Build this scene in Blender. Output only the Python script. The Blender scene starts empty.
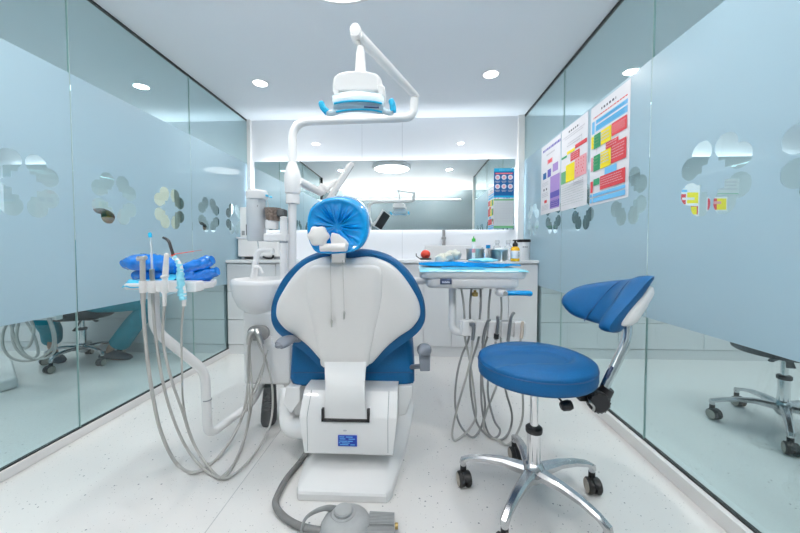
EXPOSURE = -.28
import bpy, bmesh, math, random
from mathutils import Vector, Matrix, noise
random.seed(7)
PI = math.pi
scene = bpy.context.scene
COL = scene.collection
XL, XR, YB, ZC = -1.78, 1.137, 3.5, 2.37

# ------------------------------------------------------------ camera model
F = 330.0
TH, PS = math.radians(1.9), math.radians(2.43)
FWD = Vector((-math.sin(PS)*math.cos(TH), math.cos(PS)*math.cos(TH), -math.sin(TH)))
RGT = Vector((math.cos(PS), math.sin(PS), 0))
UPV = RGT.cross(FWD)
def P(x, y, Y):
    """point of the room seen at photograph position (x, y) at depth Y"""
    d = FWD + RGT*((x-400)/F) + UPV*(-(y-260)/F)
    return d*(Y/d.y) + Vector((0, 0, 1))
def G(x, y, z=0):
    """the same for a point of known height"""
    d = FWD+RGT*((x-400)/F)+UPV*(-(y-260)/F); k = (z-1)/d.z; return Vector((0, 0, 1))+d*k
cd = bpy.data.cameras.new('camera'); cam = bpy.data.objects.new('camera', cd); COL.objects.link(cam)
cam.location = (0, 0, 1)
cam.rotation_euler = Matrix((RGT, UPV, -FWD)).transposed().to_euler()
cd.sensor_width = 36; cd.lens = F/800*36; cd.shift_y = -6.5/800; cd.clip_start = .02
scene.camera = cam

# ------------------------------------------------------------ materials
def M(name, col, rough=.5, metal=0, coat=0, emit=None, es=0, trans=0, ior=1.45, alpha=1, spec=None, sub=0):
    m = bpy.data.materials.new(name); m.use_nodes = True
    b = m.node_tree.nodes['Principled BSDF']
    b.inputs['Base Color'].default_value = (*col, 1)
    b.inputs['Roughness'].default_value = rough
    b.inputs['Metallic'].default_value = metal
    b.inputs['Coat Weight'].default_value = coat
    b.inputs['Coat Roughness'].default_value = .08
    b.inputs['IOR'].default_value = ior
    b.inputs['Alpha'].default_value = alpha
    b.inputs['Transmission Weight'].default_value = trans
    if spec is not None: b.inputs['Specular IOR Level'].default_value = spec
    if emit: 
        b.inputs['Emission Color'].default_value = (*emit, 1); b.inputs['Emission Strength'].default_value = es
    return m
def noisy(m, scale, amount, bump=0, detail=3):
    nt = m.node_tree; n = nt.nodes; l = nt.links; b = n['Principled BSDF']
    tc = n.new('ShaderNodeTexCoord'); t = n.new('ShaderNodeTexNoise'); t.inputs['Scale'].default_value = scale; t.inputs['Detail'].default_value = detail
    l.new(tc.outputs['Object'], t.inputs['Vector'])
    if amount:
        c = b.inputs['Base Color'].default_value[:3]
        r = n.new('ShaderNodeValToRGB')
        r.color_ramp.elements[0].position = .3; r.color_ramp.elements[1].position = .7
        r.color_ramp.elements[0].color = (*[v*(1-amount) for v in c], 1); r.color_ramp.elements[1].color = (*[min(1, v*(1+amount)) for v in c], 1)
        l.new(t.outputs['Fac'], r.inputs['Fac']); l.new(r.outputs['Color'], b.inputs['Base Color'])
    if bump:
        bp = n.new('ShaderNodeBump'); bp.inputs['Strength'].default_value = bump; bp.inputs['Distance'].default_value = .01
        l.new(t.outputs['Fac'], bp.inputs['Height']); l.new(bp.outputs['Normal'], b.inputs['Normal'])
    return m
MT = {}
MT['white'] = M('white_enamel', (.835, .83, .83), .28, coat=.3)
MT['warm'] = M('warm_white_plastic', (.84, .82, .81), .38)
MT['cab'] = M('cabinet_laminate', (.76, .76, .77), .35)
MT['gap'] = M('shadow_gap', (.30, .32, .34), .7)
MT['blue'] = noisy(M('blue_leatherette', (.001, .082, .22), .5, spec=.3), 160, .06, .06)
MT['blue2'] = noisy(M('stool_blue_leatherette', (.002, .080, .225), .5, spec=.3), 160, .05, .06)
MT['piping'] = M('dark_blue_piping', (.012,.06,.18), .45)
MT['wrap'] = M('azure_plastic_wrap', (.002, .30, .70), .16, coat=.7)
MT['wrapl'] = M('light_blue_film', (.06, .52, .80), .35, coat=.2)
MT['palewrap'] = M('pale_blue_film', (.27, .68, .82), .45, coat=.1)
MT['glove'] = M('royal_blue_plastic', (.002, .17, .62), .14, coat=.8)
MT['chrome'] = M('chrome', (.78, .78, .79), .14, 1)
MT['alu'] = noisy(M('polished_aluminium', (.60, .60, .61), .24, 1), 30, .1)
MT['steel'] = M('brushed_steel', (.55, .54, .52), .3, 1)
MT['brass'] = M('brass', (.55, .38, .14), .3, 1)
MT['black'] = M('black_plastic', (.012, .012, .014), .4)
MT['dark'] = M('dark_grey_rubber', (.07, .075, .08), .55)
MT['grey'] = M('grey_armrest', (.19, .21, .25), .42)
MT['pedal'] = noisy(M('pedal_grey', (.37, .38, .385), .42), 40, .05)
MT['hose'] = M('grey_hose', (.49, .48, .46), .45)
MT['hosed'] = M('dark_hose', (.31, .31, .31), .45)
MT['conduit'] = M('floor_conduit', (.17, .17, .17), .5)
MT['tyre'] = M('caster_black', (.018, .018, .018), .5)
MT['tread'] = M('caster_tan_tread', (.36, .33, .28), .6)
MT['label'] = M('blue_label', (.012, .045, .33), .4)
MT['navy'] = M('navy_plate', (.045, .065, .13), .4)
MT['textw'] = M('white_print', (.72, .76, .85), .5)
MT['textd'] = M('dark_print', (.09, .09, .12), .6)
MT['textm'] = M('grey_print', (.55, .55, .60), .6)
MT['paper'] = M('paper_white', (.80, .80, .84), .5)
MT['paperb'] = M('paper_grey', (.62, .66, .67), .5)
MT['pred'] = M('print_red', (.72, .055, .07), .5)
MT['pyel'] = M('print_yellow', (.95, .78, .015), .5)
MT['pgrn'] = M('print_green', (.03, .36, .16), .5)
MT['plgr'] = M('print_leaf_green', (.16, .45, .22), .5)
MT['pcya'] = M('print_light_blue', (.17, .52, .85), .5)
MT['pblu'] = M('print_blue', (.004, .12, .36), .5)
MT['ppur'] = M('print_purple', (.42, .28, .62), .5)
MT['pdpu'] = M('print_indigo', (.12, .10, .45), .5)
MT['ppnk'] = M('print_pink', (.82, .38, .42), .5)
MT['pteal'] = M('print_cyan', (.0, .40, .68), .5)
MT['hpsteel'] = M('satin_handpiece_steel', (.36, .36, .37), .34, 1)
MT['beige'] = M('beige_plastic', (.66, .56, .47), .4)
MT['brown'] = noisy(M('brown_patterned_cup', (.17, .13, .11), .45), 90, .5)
MT['yellow'] = M('yellow_bottle', (.95, .50, .01), .25, coat=.5)
MT['redp'] = M('red_plastic', (.75, .06, .03), .3)
MT['green'] = M('green_cap', (.06, .42, .07), .35)
MT['clear'] = M('clear_plastic', (.86, .91, .93), .12, alpha=.42)
MT['frostc'] = M('milky_plastic', (.72, .75, .78), .25, alpha=.86)
MT['mirror'] = M('mirror_silver', (.86, .90, .90), .0, 1)
MT['teal'] = noisy(M('teal_scrubs', (.0, .24, .32), .8), 25, .15)
MT['skin'] = M('skin', (.50, .30, .22), .55)
MT['hair'] = M('black_hair', (.01, .009, .009), .5)
MT['clog'] = M('dark_clog', (.03, .04, .06), .5)
MT['ceil'] = M('ceiling_paint', (.90, .93, .97), .6)
MT['lacq'] = M('lacquered_wall_panel', (.76, .785, .82), .035)
MT['wallp'] = M('wall_paint', (.80, .83, .86), .6)
MT['cream'] = M('cream_panel', (.72, .66, .54), .5)
MT['kerb'] = M('kerb_white', (.80, .79, .78), .35)
MT['seal'] = M('black_seal', (.02, .022, .022), .5)
MT['corr'] = M('corridor_glass', (.22, .28, .30), .12, coat=.4)
MT['lens'] = M('lamp_lens', (.62, .74, .80), .12, coat=.8)
MT['led'] = M('led_diffuser', (1, 1, 1), .5, emit=(.97, .985, 1), es=9)
MT['led2'] = M('pendant_diffuser', (1, 1, 1), .5, emit=(.97, .985, 1), es=4)
MT['crumple'] = M('pale_glove', (.66, .68, .60), .6)
MT['black_seat'] = M('black_leatherette', (.02, .02, .022), .4)

def glass_mat():
    m = bpy.data.materials.new('teal_tinted_glass'); m.use_nodes = True
    nt = m.node_tree; n = nt.nodes; l = nt.links; n.clear()
    o = n.new('ShaderNodeOutputMaterial'); tr = n.new('ShaderNodeBsdfTransparent'); tr.inputs['Color'].default_value = (.80, .90, .915, 1)
    gl = n.new('ShaderNodeBsdfGlossy'); gl.inputs['Roughness'].default_value = 0; gl.inputs['Color'].default_value = (.95, 1, 1, 1)
    lw = n.new('ShaderNodeLayerWeight'); lw.inputs['Blend'].default_value = .5
    # Schlick: R0 + (1-R0)*facing^5
    p = n.new('ShaderNodeMath'); p.operation = 'POWER'; p.inputs[1].default_value = 5
    q = n.new('ShaderNodeMath'); q.operation = 'MULTIPLY_ADD'; q.inputs[1].default_value = .95; q.inputs[2].default_value = .05
    l.new(lw.outputs['Facing'], p.inputs[0]); l.new(p.outputs[0], q.inputs[0])
    mx = n.new('ShaderNodeMixShader'); l.new(q.outputs[0], mx.inputs[0]); l.new(tr.outputs[0], mx.inputs[1]); l.new(gl.outputs[0], mx.inputs[2])
    l.new(mx.outputs[0], o.inputs['Surface'])
    return m
MT['glass'] = glass_mat()
def film_mat():
    m = M('frosted_film', (.50, .66, .74), .35, coat=.8)
    nt = m.node_tree; n = nt.nodes; l = nt.links; b = n['Principled BSDF']; o = n['Material Output']
    b.inputs['Coat Roughness'].default_value = .03; b.inputs['Coat Weight'].default_value = .55
    t = n.new('ShaderNodeBsdfTranslucent'); t.inputs['Color'].default_value = (.55, .72, .80, 1)
    mx = n.new('ShaderNodeMixShader'); mx.inputs[0].default_value = .35
    l.new(b.outputs[0], mx.inputs[1]); l.new(t.outputs[0], mx.inputs[2])
    l.new(mx.outputs[0], o.inputs['Surface'])
    return m
MT['film'] = film_mat()
def floor_mat():
    m = M('speckled_vinyl', (.72, .725, .73), .30, coat=.12)
    nt = m.node_tree; n = nt.nodes; l = nt.links; b = n['Principled BSDF']
    tc = n.new('ShaderNodeTexCoord')
    v = n.new('ShaderNodeTexVoronoi'); v.inputs['Scale'].default_value = 42
    l.new(tc.outputs['Object'], v.inputs['Vector'])
    # a fleck only in some cells, each with its own size
    sep = n.new('ShaderNodeSeparateColor'); l.new(v.outputs['Color'], sep.inputs[0])
    sz = n.new('ShaderNodeMath'); sz.operation = 'MULTIPLY_ADD'; sz.inputs[1].default_value = .28; sz.inputs[2].default_value = -.115
    l.new(sep.outputs[0], sz.inputs[0])
    lt = n.new('ShaderNodeMath'); lt.operation = 'LESS_THAN'; l.new(v.outputs['Distance'], lt.inputs[0]); l.new(sz.outputs[0], lt.inputs[1])
    v2 = n.new('ShaderNodeTexVoronoi'); v2.inputs['Scale'].default_value = 110; l.new(tc.outputs['Object'], v2.inputs['Vector'])
    sep2 = n.new('ShaderNodeSeparateColor'); l.new(v2.outputs['Color'], sep2.inputs[0])
    sz2 = n.new('ShaderNodeMath'); sz2.operation = 'MULTIPLY_ADD'; sz2.inputs[1].default_value = .5; sz2.inputs[2].default_value = -.27
    l.new(sep2.outputs[0], sz2.inputs[0])
    lt2 = n.new('ShaderNodeMath'); lt2.operation = 'LESS_THAN'; l.new(v2.outputs['Distance'], lt2.inputs[0]); l.new(sz2.outputs[0], lt2.inputs[1])
    ns = n.new('ShaderNodeTexNoise'); ns.inputs['Scale'].default_value = 2.2; ns.inputs['Detail'].default_value = 6; l.new(tc.outputs['Object'], ns.inputs['Vector'])
    cr = n.new('ShaderNodeValToRGB'); cr.color_ramp.elements[0].color = (.73, .715, .70, 1); cr.color_ramp.elements[1].color = (.78, .765, .75, 1)
    l.new(ns.outputs['Fac'], cr.inputs[0])
    m1 = n.new('ShaderNodeMix'); m1.data_type = 'RGBA'; l.new(lt.outputs[0], m1.inputs['Factor']); l.new(cr.outputs[0], m1.inputs['A']); m1.inputs['B'].default_value = (.26, .27, .29, 1)
    m2 = n.new('ShaderNodeMix'); m2.data_type = 'RGBA'; l.new(lt2.outputs[0], m2.inputs['Factor']); l.new(m1.outputs['Result'], m2.inputs['A']); m2.inputs['B'].default_value = (.47, .46, .45, 1)
    l.new(m2.outputs['Result'], b.inputs['Base Color'])
    return m
MT['floor'] = floor_mat()

# ------------------------------------------------------------ mesh helpers
def wl(o):
    v = Vector((0, 0, 0))
    while o is not None:
        v = v + o.location; o = o.parent
    return v
def obj(name, bm, mat, parent=None, smooth=True, bevel=0, angle=35, seg=2, sub=0, origin=None):
    me = bpy.data.meshes.new(name)
    bmesh.ops.recalc_face_normals(bm, faces=bm.faces[:])
    if origin is not None: off = Vector(origin)
    else: off = wl(parent) if parent is not None else None
    if off is None:
        xs = [v.co.x for v in bm.verts]; ys = [v.co.y for v in bm.verts]; zs = [v.co.z for v in bm.verts]
        off = Vector(((min(xs)+max(xs))/2, (min(ys)+max(ys))/2, min(zs)))
    for v in bm.verts: v.co -= off
    if smooth:
        for e in bm.edges:
            if len(e.link_faces) == 2 and e.calc_face_angle(0) > math.radians(angle): e.smooth = False
        for f in bm.faces: f.smooth = True
    bm.to_mesh(me); bm.free()
    for m in (mat if isinstance(mat, (list, tuple)) else [mat]): me.materials.append(MT[m] if isinstance(m, str) else m)
    o = bpy.data.objects.new(name, me); COL.objects.link(o)
    if parent is not None:
        o.parent = parent; o.location = off - wl(parent)
    else: o.location = off
    if bevel:
        b = o.modifiers.new('bevel', 'BEVEL'); b.width = bevel; b.segments = seg; b.limit_method = 'ANGLE'; b.angle_limit = math.radians(40)
        for p in me.polygons: p.use_smooth = True
        b.harden_normals = True
    if sub:
        s = o.modifiers.new('sub', 'SUBSURF'); s.levels = sub; s.render_levels = sub
    return o
def tag(o, label=None, cat=None, group=None, kind=None):
    if label: o['label'] = label
    if cat: o['category'] = cat
    if group: o['group'] = group
    if kind: o['kind'] = kind
    return o
def thing(name, label, cat, loc, group=None):
    o = bpy.data.objects.new(name, None); COL.objects.link(o); o.location = loc; o.empty_display_size = .1
    return tag(o, label, cat, group)
def struct(name, bm, mat, label=None, **k):
    o = obj(name, bm, mat, None, **k); o['kind'] = 'structure'
    if label: o['label'] = label
    return o
def copy_tree(o, parent=None):
    c = o.copy(); COL.objects.link(c)
    if parent is not None: c.parent = parent
    for ch in [x for x in bpy.data.objects if x.parent == o]: copy_tree(ch, c)
    return c
def B(): return bmesh.new()
def box(bm, a, b, mi=0, rot=None):
    a = Vector(a); b = Vector(b); c = (a+b)/2; h = (b-a)/2
    vs = []
    for dx in (-1, 1):
        for dy in (-1, 1):
            for dz in (-1, 1):
                p = Vector((dx*h.x, dy*h.y, dz*h.z))
                if rot is not None: p = rot @ p
                vs.append(bm.verts.new(c+p))
    for q in ((0, 1, 3, 2), (4, 6, 7, 5), (0, 4, 5, 1), (2, 3, 7, 6), (0, 2, 6, 4), (1, 5, 7, 3)):
        f = bm.faces.new([vs[i] for i in q]); f.material_index = mi
    return vs
def ring(bm, pts): return [bm.verts.new(p) for p in pts]
def bridge(bm, r0, r1, mi=0):
    n = len(r0)
    for i in range(n):
        f = bm.faces.new((r0[i], r0[(i+1) % n], r1[(i+1) % n], r1[i])); f.material_index = mi
def frame(d):
    d = d.normalized(); a = Vector((0, 0, 1)) if abs(d.z) < .9 else Vector((1, 0, 0))
    u = d.cross(a).normalized(); return u, d.cross(u)
def spline(pts, n=8):
    pts = [Vector(p) for p in pts]; out = []
    for i in range(len(pts)-1):
        p0 = pts[max(i-1, 0)]; p1 = pts[i]; p2 = pts[i+1]; p3 = pts[min(i+2, len(pts)-1)]
        for k in range(n):
            t = k/n
            out.append(.5*((2*p1)+(p2-p0)*t+(2*p0-5*p1+4*p2-p3)*t*t+(3*p1-p0-3*p2+p3)*t**3))
    out.append(pts[-1]); return out
def fillet(pts, r, n=6):
    pts = [Vector(p) for p in pts]; out = [pts[0]]
    for i in range(1, len(pts)-1):
        a, b, c = pts[i-1], pts[i], pts[i+1]
        d1 = (a-b); d2 = (c-b); k = min(r, d1.length*.45, d2.length*.45)
        s = b+d1.normalized()*k; e = b+d2.normalized()*k
        for j in range(n+1):
            t = j/n; out.append((1-t)**2*s+2*t*(1-t)*b+t*t*e)
    out.append(pts[-1]); return out
def tube(bm, pts, r, seg=12, mi=0, caps=True, flat=1.0, up=None):
    pts = [Vector(p) for p in pts]; n = len(pts); rs = r if isinstance(r, (list, tuple)) else [r]*n
    if len(rs) != n: rs = [rs[0]+(rs[-1]-rs[0])*i/(n-1) for i in range(n)]
    rings = []; u = None
    for i, p in enumerate(pts):
        d = (pts[min(i+1, n-1)]-pts[max(i-1, 0)]).normalized()
        if u is None: u = (up - d*up.dot(d)).normalized() if up is not None else frame(d)[0]
        else: u = (u-d*u.dot(d)); u = u.normalized() if u.length > 1e-6 else frame(d)[0]
        w = d.cross(u)
        rings.append(ring(bm, [p+(u*math.cos(2*PI*k/seg)+w*math.sin(2*PI*k/seg)*flat)*rs[i] for k in range(seg)]))
    for a, b in zip(rings, rings[1:]): bridge(bm, a, b, mi)
    if caps:
        bm.faces.new(rings[0]).material_index = mi; bm.faces.new(rings[-1][::-1]).material_index = mi
    return rings
def lathe(bm, prof, c=(0, 0, 0), axis=(0, 0, 1), seg=28, mi=0, sx=1, sy=1, closed=True):
    """prof: (radius, height) pairs along the axis"""
    c = Vector(c); d = Vector(axis).normalized()
    if abs(d.z) > .999: u, w = Vector((1, 0, 0)), Vector((0, 1, 0))
    else: u, w = frame(d)
    rings = []
    for r, h in prof:
        rings.append(ring(bm, [c+d*h+(u*math.cos(2*PI*k/seg)*sx+w*math.sin(2*PI*k/seg)*sy)*max(r, 1e-4) for k in range(seg)]))
    for a, b in zip(rings, rings[1:]): bridge(bm, a, b, mi)
    if closed:
        bm.faces.new(rings[0]).material_index = mi; bm.faces.new(rings[-1][::-1]).material_index = mi
def cyl(bm, a, b, r, r2=None, seg=24, mi=0):
    a = Vector(a); b = Vector(b); L = (b-a).length
    lathe(bm, [(r, 0), (r if r2 is None else r2, L)], a, b-a, seg, mi)
def ball(bm, c, rx, ry=None, rz=None, seg=20, rings=12, mi=0, rot=None):
    ry = ry or rx; rz = rz or rx; c = Vector(c); rs = []
    for i in range(rings+1):
        t = PI*i/rings; rr = max(math.sin(t), 1e-3)
        pts = []
        for k in range(seg):
            p = Vector((rx*rr*math.cos(2*PI*k/seg), ry*rr*math.sin(2*PI*k/seg), rz*math.cos(t)))
            if rot is not None: p = rot @ p
            pts.append(c+p)
        rs.append(ring(bm, pts))
    for a, b in zip(rs, rs[1:]): bridge(bm, a, b, mi)
    bm.faces.new(rs[0]).material_index = mi; bm.faces.new(rs[-1][::-1]).material_index = mi
def prism(bm, pts, d, mi=0):
    """pts: 3D outline, extruded by vector d"""
    d = Vector(d); a = ring(bm, pts); b = ring(bm, [Vector(p)+d for p in pts])
    bridge(bm, a, b, mi); bm.faces.new(a).material_index = mi; bm.faces.new(b[::-1]).material_index = mi
def rrect(w, h, r, n=5, cx=0, cy=0):
    out = []
    for sx, sy, a0 in ((1, 1, 0), (-1, 1, 90), (-1, -1, 180), (1, -1, 270)):
        for k in range(n+1):
            a = math.radians(a0+90*k/n); out.append((cx+sx*(w/2-r)+r*math.cos(a), cy+sy*(h/2-r)+r*math.sin(a)))
    return out
def resample(pts, n, closed=True):
    pts = [Vector(p) for p in pts]; q = pts+[pts[0]] if closed else pts
    L = [0]
    for a, b in zip(q, q[1:]): L.append(L[-1]+(b-a).length)
    out = []; j = 0
    for i in range(n):
        s = L[-1]*i/(n if closed else n-1)
        while j < len(L)-2 and L[j+1] < s: j += 1
        t = (s-L[j])/max(L[j+1]-L[j], 1e-9); out.append(q[j].lerp(q[j+1], t))
    return out
def smooth_closed(pts, n=6):
    m = len(pts); e = [pts[-1]]+list(pts)+[pts[0], pts[1]]
    out = []
    for i in range(1, m+1):
        p0, p1, p2, p3 = [Vector(e[j]) for j in (i-1, i, i+1, i+2)]
        for k in range(n):
            t = k/n; out.append(.5*((2*p1)+(p2-p0)*t+(2*p0-5*p1+4*p2-p3)*t*t+(3*p1-p0-3*p2+p3)*t**3))
    return out
def puff(bm, outline, centre, nrm, prof, mi=0, fn=None):
    """rings of the outline scaled about centre and pushed along nrm; prof = (scale, depth) from one side to the other"""
    centre = Vector(centre); nrm = Vector(nrm).normalized(); rs = []
    for s, dpt in prof:
        pts = []
        for k, p in enumerate(outline):
            q = centre+(Vector(p)-centre)*s + nrm*dpt
            if fn: q = fn(q, k, s, dpt)
            pts.append(q)
        rs.append(ring(bm, pts))
    for a, b in zip(rs, rs[1:]): bridge(bm, a, b, mi)
    bm.faces.new(rs[0]).material_index = mi; bm.faces.new(rs[-1][::-1]).material_index = mi
def rbox(name, a, b, mat, parent=None, bevel=.01, **k):
    bm = B(); box(bm, a, b); return obj(name, bm, mat, parent, bevel=bevel, **k)
def quad(bm, o, u, v, mi, n=None):
    o, u, v = Vector(o), Vector(u), Vector(v)
    f = bm.faces.new([bm.verts.new(o), bm.verts.new(o+u), bm.verts.new(o+u+v), bm.verts.new(o+v)]); f.material_index = mi

# ------------------------------------------------------------ room shell
NL, NR = -4.70, 4.05          # far walls of the neighbouring rooms
YF = -.85                     # corridor wall behind the photographer
def slab(name, a, b, mat, label): 
    bm = B(); box(bm, a, b); return struct(name, bm, mat, label, smooth=False, origin=(0, 0, 0))
slab('floor', (NL-.1, YF-.1, -.1), (NR+.1, YB+.1, 0), 'floor', 'white speckled vinyl floor')
slab('ceiling', (NL-.1, YF-.1, ZC), (NR+.1, YB+.1, ZC+.1), 'ceil', 'smooth white ceiling')
slab('wall_left', (NL-.1, YF, 0), (NL, YB, ZC), 'wallp', 'white far wall of the room beyond the left glass')
slab('wall_right', (NR, YF, 0), (NR+.1, YB, ZC), 'wallp', 'white far wall of the room beyond the right glass')
slab('wall_front', (NL, YF-.1, 0), (NR, YF, ZC), 'corr', 'grey green glass faced corridor wall behind the camera')
# back wall: white lacquered panels with fine joints
bm = B()
box(bm, (NL, YB+.004, 0), (NR, YB+.1, ZC), 1)
edges = [NL, -3.7, -2.7, XL, -.55, -.125, XR, 2.1, 3.1, NR]
for a, b in zip(edges, edges[1:]): box(bm, (a+.0012, YB, 0), (b-.0012, YB+.006, ZC), 0)
struct('wall_back', bm, ['lacq', 'gap'], 'glossy white lacquered back wall in joined panels', smooth=False, origin=(0, 0, 0))
# skirting kerbs under the two glass walls, white posts at their ends
rbox('trim_1', (XL-.05, .60, 0), (XL+.015, YB, .046), 'kerb', bevel=.004)['kind'] = 'structure'
rbox('trim_2', (XR-.032, .60, 0), (XR+.05, YB, .060), 'kerb', bevel=.004)['kind'] = 'structure'
rbox('trim_3', (XL-.03, .565, 0), (XL+.02, .60, ZC), 'seal', bevel=.002)['kind'] = 'structure'
rbox('trim_4', (XR-.03, .555, 0), (XR+.05, .60, ZC), 'kerb', bevel=.002)['kind'] = 'structure'
rbox('trim_5', (1.068, YB-.035, .90), (XR-.006, YB, ZC), 'kerb', bevel=.002)['kind'] = 'structure'
rbox('trim_6', (XL+.006, YB-.035, .90), (-1.735, YB, ZC), 'kerb', bevel=.002)['kind'] = 'structure'
for i, (x, z0, z1) in enumerate(((XL, .046, .052), (XR, .060, .066), (XL, ZC-.010, ZC), (XR, ZC-.010, ZC))):
    s = -1 if x < 0 else 1
    bm = B(); box(bm, (x-.009, .60, z0), (x+.009, YB, z1)); struct('trim_%d' % (7+i), bm, 'seal', origin=(x, 2, z0))

# glass walls: pane > frosted film with clover shaped openings
def clover(cx, cz, R=.15):
    """four two-lobed leaves round a square that stays frosted; returns four outlines"""
    k = R/.15; out = []
    for a in (45, 135, 225, 315):
        d = Vector((math.cos(math.radians(a)), math.sin(math.radians(a)))); p = Vector((-d.y, d.x))
        c1 = d*.108*k+p*.036*k; c2 = d*.108*k-p*.036*k; r = .045*k; tip = d*.030*k
        def inside(q):
            if abs(q.x) < .048*k and abs(q.y) < .052*k: return False
            if (q-c1).length < r or (q-c2).length < r: return True
            s = (q-tip).dot(d); t = abs((q-tip).dot(p))
            return 0 < s < .09*k and t < s*.92
        o = d*.112*k; pts = []
        for i in range(64):
            an = 2*PI*i/64; v = Vector((math.cos(an), math.sin(an))); t = 0
            while inside(o+v*t) and t < .2: t += .0012
            pts.append((cx+(o+v*t).x, cz+(o+v*t).y))
        out.append(pts)
    return out
def film(name, x, y0, y1, z0, z1, centres, parent, zc, mx=.0006):
    cu = bpy.data.curves.new('film_outline', 'CURVE'); cu.dimensions = '2D'; cu.fill_mode = 'BOTH'; cu.extrude = mx
    loops = [[(y0, z0), (y1, z0), (y1, z1), (y0, z1)]]
    for c in centres: loops += clover(c, zc)
    for lp in loops:
        s = cu.splines.new('POLY'); s.points.add(len(lp)-1); s.use_cyclic_u = True
        for q, (a, b) in zip(s.points, lp): q.co = (a, b, 0, 1)
    t = bpy.data.objects.new('tmp', cu); COL.objects.link(t)
    dg = bpy.context.evaluated_depsgraph_get(); me = bpy.data.meshes.new_from_object(t.evaluated_get(dg))
    bpy.data.objects.remove(t); bpy.data.curves.remove(cu)
    off = wl(parent)
    for v in me.vertices:
        a, b, c = v.co; v.co = Vector((x+c, a, b))-off
    me.name = name; me.materials.clear(); me.materials.append(MT['film'])
    o = bpy.data.objects.new(name, me); COL.objects.link(o); o.parent = parent
    return o
LJ = [.60, .72, 1.657, 2.575, YB]; RJ = [.60, .72, 1.650, 2.590, YB]
wn = 0
for side, x, J, cs, zc, zb in (('left', XL, LJ, [.98, 1.44, 1.90, 2.34, 2.80, 3.20], 1.295, .052), ('right', XR, RJ, [.93, 1.31, 1.81, 2.28, 2.75, 3.2], 1.275, .066)):
    for a, b in zip(J, J[1:]):
        wn += 1
        bm = B(); box(bm, (x-.005, a+.0012, zb), (x+.005, b-.0012, ZC-.010))
        w = struct('window_%d' % wn, bm, 'glass', 'clear teal glass pane of the %s partition' % side, smooth=False)
        if b-a > .3:
            s = -1 if x < 0 else 1
            film('frosted_film', x-s*.0062, a+.004, b-.004, .668, 1.905, [c for c in cs if a+.12 < c < b-.12], w, zc)
            # bright ground edge of the pane
        if a > .7:
            bm = B(); box(bm, (x-.0052, a-.0011, zb), (x+.0052, a+.0011, ZC-.010)); struct('trim_%d' % (20+wn), bm, M('pane_joint', (.45, .58, .55), .3), smooth=False)
# ------------------------------------------------------------ lights
def area(name, loc, direction, sx, sy, power, col=(1, .955, .915), shape='RECTANGLE', parent=None, spread=180):
    l = bpy.data.lights.new(name, 'AREA'); l.shape = shape; l.size = sx; l.size_y = sy; l.energy = power; l.color = col; l.spread = math.radians(spread)
    o = bpy.data.objects.new(name, l); COL.objects.link(o)
    o.rotation_euler = Vector(direction).to_track_quat('-Z', 'Y').to_euler()
    loc = Vector(loc)
    if parent is not None: o.parent = parent; loc = loc-wl(parent)
    o.location = loc
    return o
DL = 8.5
def downlight(x, y, label, group, power=DL):
    t = thing('ceiling_downlight', label, 'light', (x, y, ZC), group)
    bm = B(); lathe(bm, [(.066, 0), (.068, -.004), (.058, -.006), (.054, -.001)], (x, y, ZC), seg=32); obj('trim_ring', bm, 'white', t)
    bm = B(); lathe(bm, [(.053, -.002), (.053, -.0045)], (x, y, ZC), seg=32); obj('diffuser', bm, 'led', t)
    area('lamp', (x, y, ZC-.010), (0, 0, -1), .09, .09, power, shape='DISK', parent=t)
    return t
downlight(-1.27, 2.72, 'round white recessed downlight on the ceiling left of the pole lamp, near the left glass', None)
downlight(.60, 2.66, 'round white recessed downlight on the ceiling right of the pole lamp, near the right glass', None)
downlight(-1.27, 1.18, 'round downlight above the left instrument tray, seen only in the mirror on its left', None)
downlight(.60, 1.18, 'round downlight above the blue stool, seen only in the mirror right of the pendant', None)
for x, y, s in ((-3.4, 2.7, 'left'), (-3.4, 1.0, 'left'), (2.7, 2.7, 'right'), (2.7, 1.0, 'right')):
    downlight(x, y, 'round recessed downlight in the room beyond the %s glass wall' % s, 'downlights beyond the %s glass' % s, 9)
for x in (-1.2, .6):
    downlight(x, -.3, 'round recessed downlight over the corridor behind the camera', 'corridor downlights')
def pendant(c, label):
    x, y = c
    t = thing('disc_ceiling_lamp', label, 'light', (x, y, ZC))
    bm = B(); lathe(bm, [(.24, 0), (.31, -.012), (.315, -.045), (.305, -.062), (.285, -.066), (.285, -.055)], (x, y, ZC), seg=64); obj('lamp_rim', bm, 'white', t)
    bm = B(); lathe(bm, [(.284, -.056), (.284, -.060), (.2, -.064)], (x, y, ZC), seg=64); obj('diffuser', bm, 'led2', t)
    area('lamp', (x, y, ZC-.072), (0, 0, -1), .54, .54, 6, shape='DISK', parent=t)
def linear(x, label):  # added lamp, hidden behind the film, to brighten the film towards its top
    t = thing('added_film_lamp', label, 'light', (x, 1.9, ZC), 'added lamps behind the frosted film')
    bm = B(); box(bm, (x-.05, .7, ZC-.03), (x+.05, 3.2, ZC-.0005)); obj('casing', bm, 'white', t, smooth=False)
    bm = B(); box(bm, (x-.04, .71, ZC-.034), (x+.04, 3.19, ZC-.0302)); obj('diffuser', bm, 'led2', t, smooth=False)
    area('lamp', (x, 1.95, ZC-.04), (0, 0, -1), .08, 2.46, 26, parent=t)
linear(-2.85, 'added unseen linear lamp that lights the left frosted film from behind')
linear(2.20, 'added unseen linear lamp that lights the right frosted film from behind')
t = thing('linear_pendant_lamp', 'long suspended corridor uplight behind the camera, a thin line in the mirror', 'light', (-.35, -.45, 2.08))
bm = B(); box(bm, (-1.72, -.50, 2.08), (1.04, -.40, 2.10)); obj('casing', bm, 'white', t, smooth=False)
for x in (-1.3, .6):
    bm = B(); cyl(bm, (x, -.45, 2.10), (x, -.45, ZC), .004, seg=8); obj('hanger', bm, 'steel', t)
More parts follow.
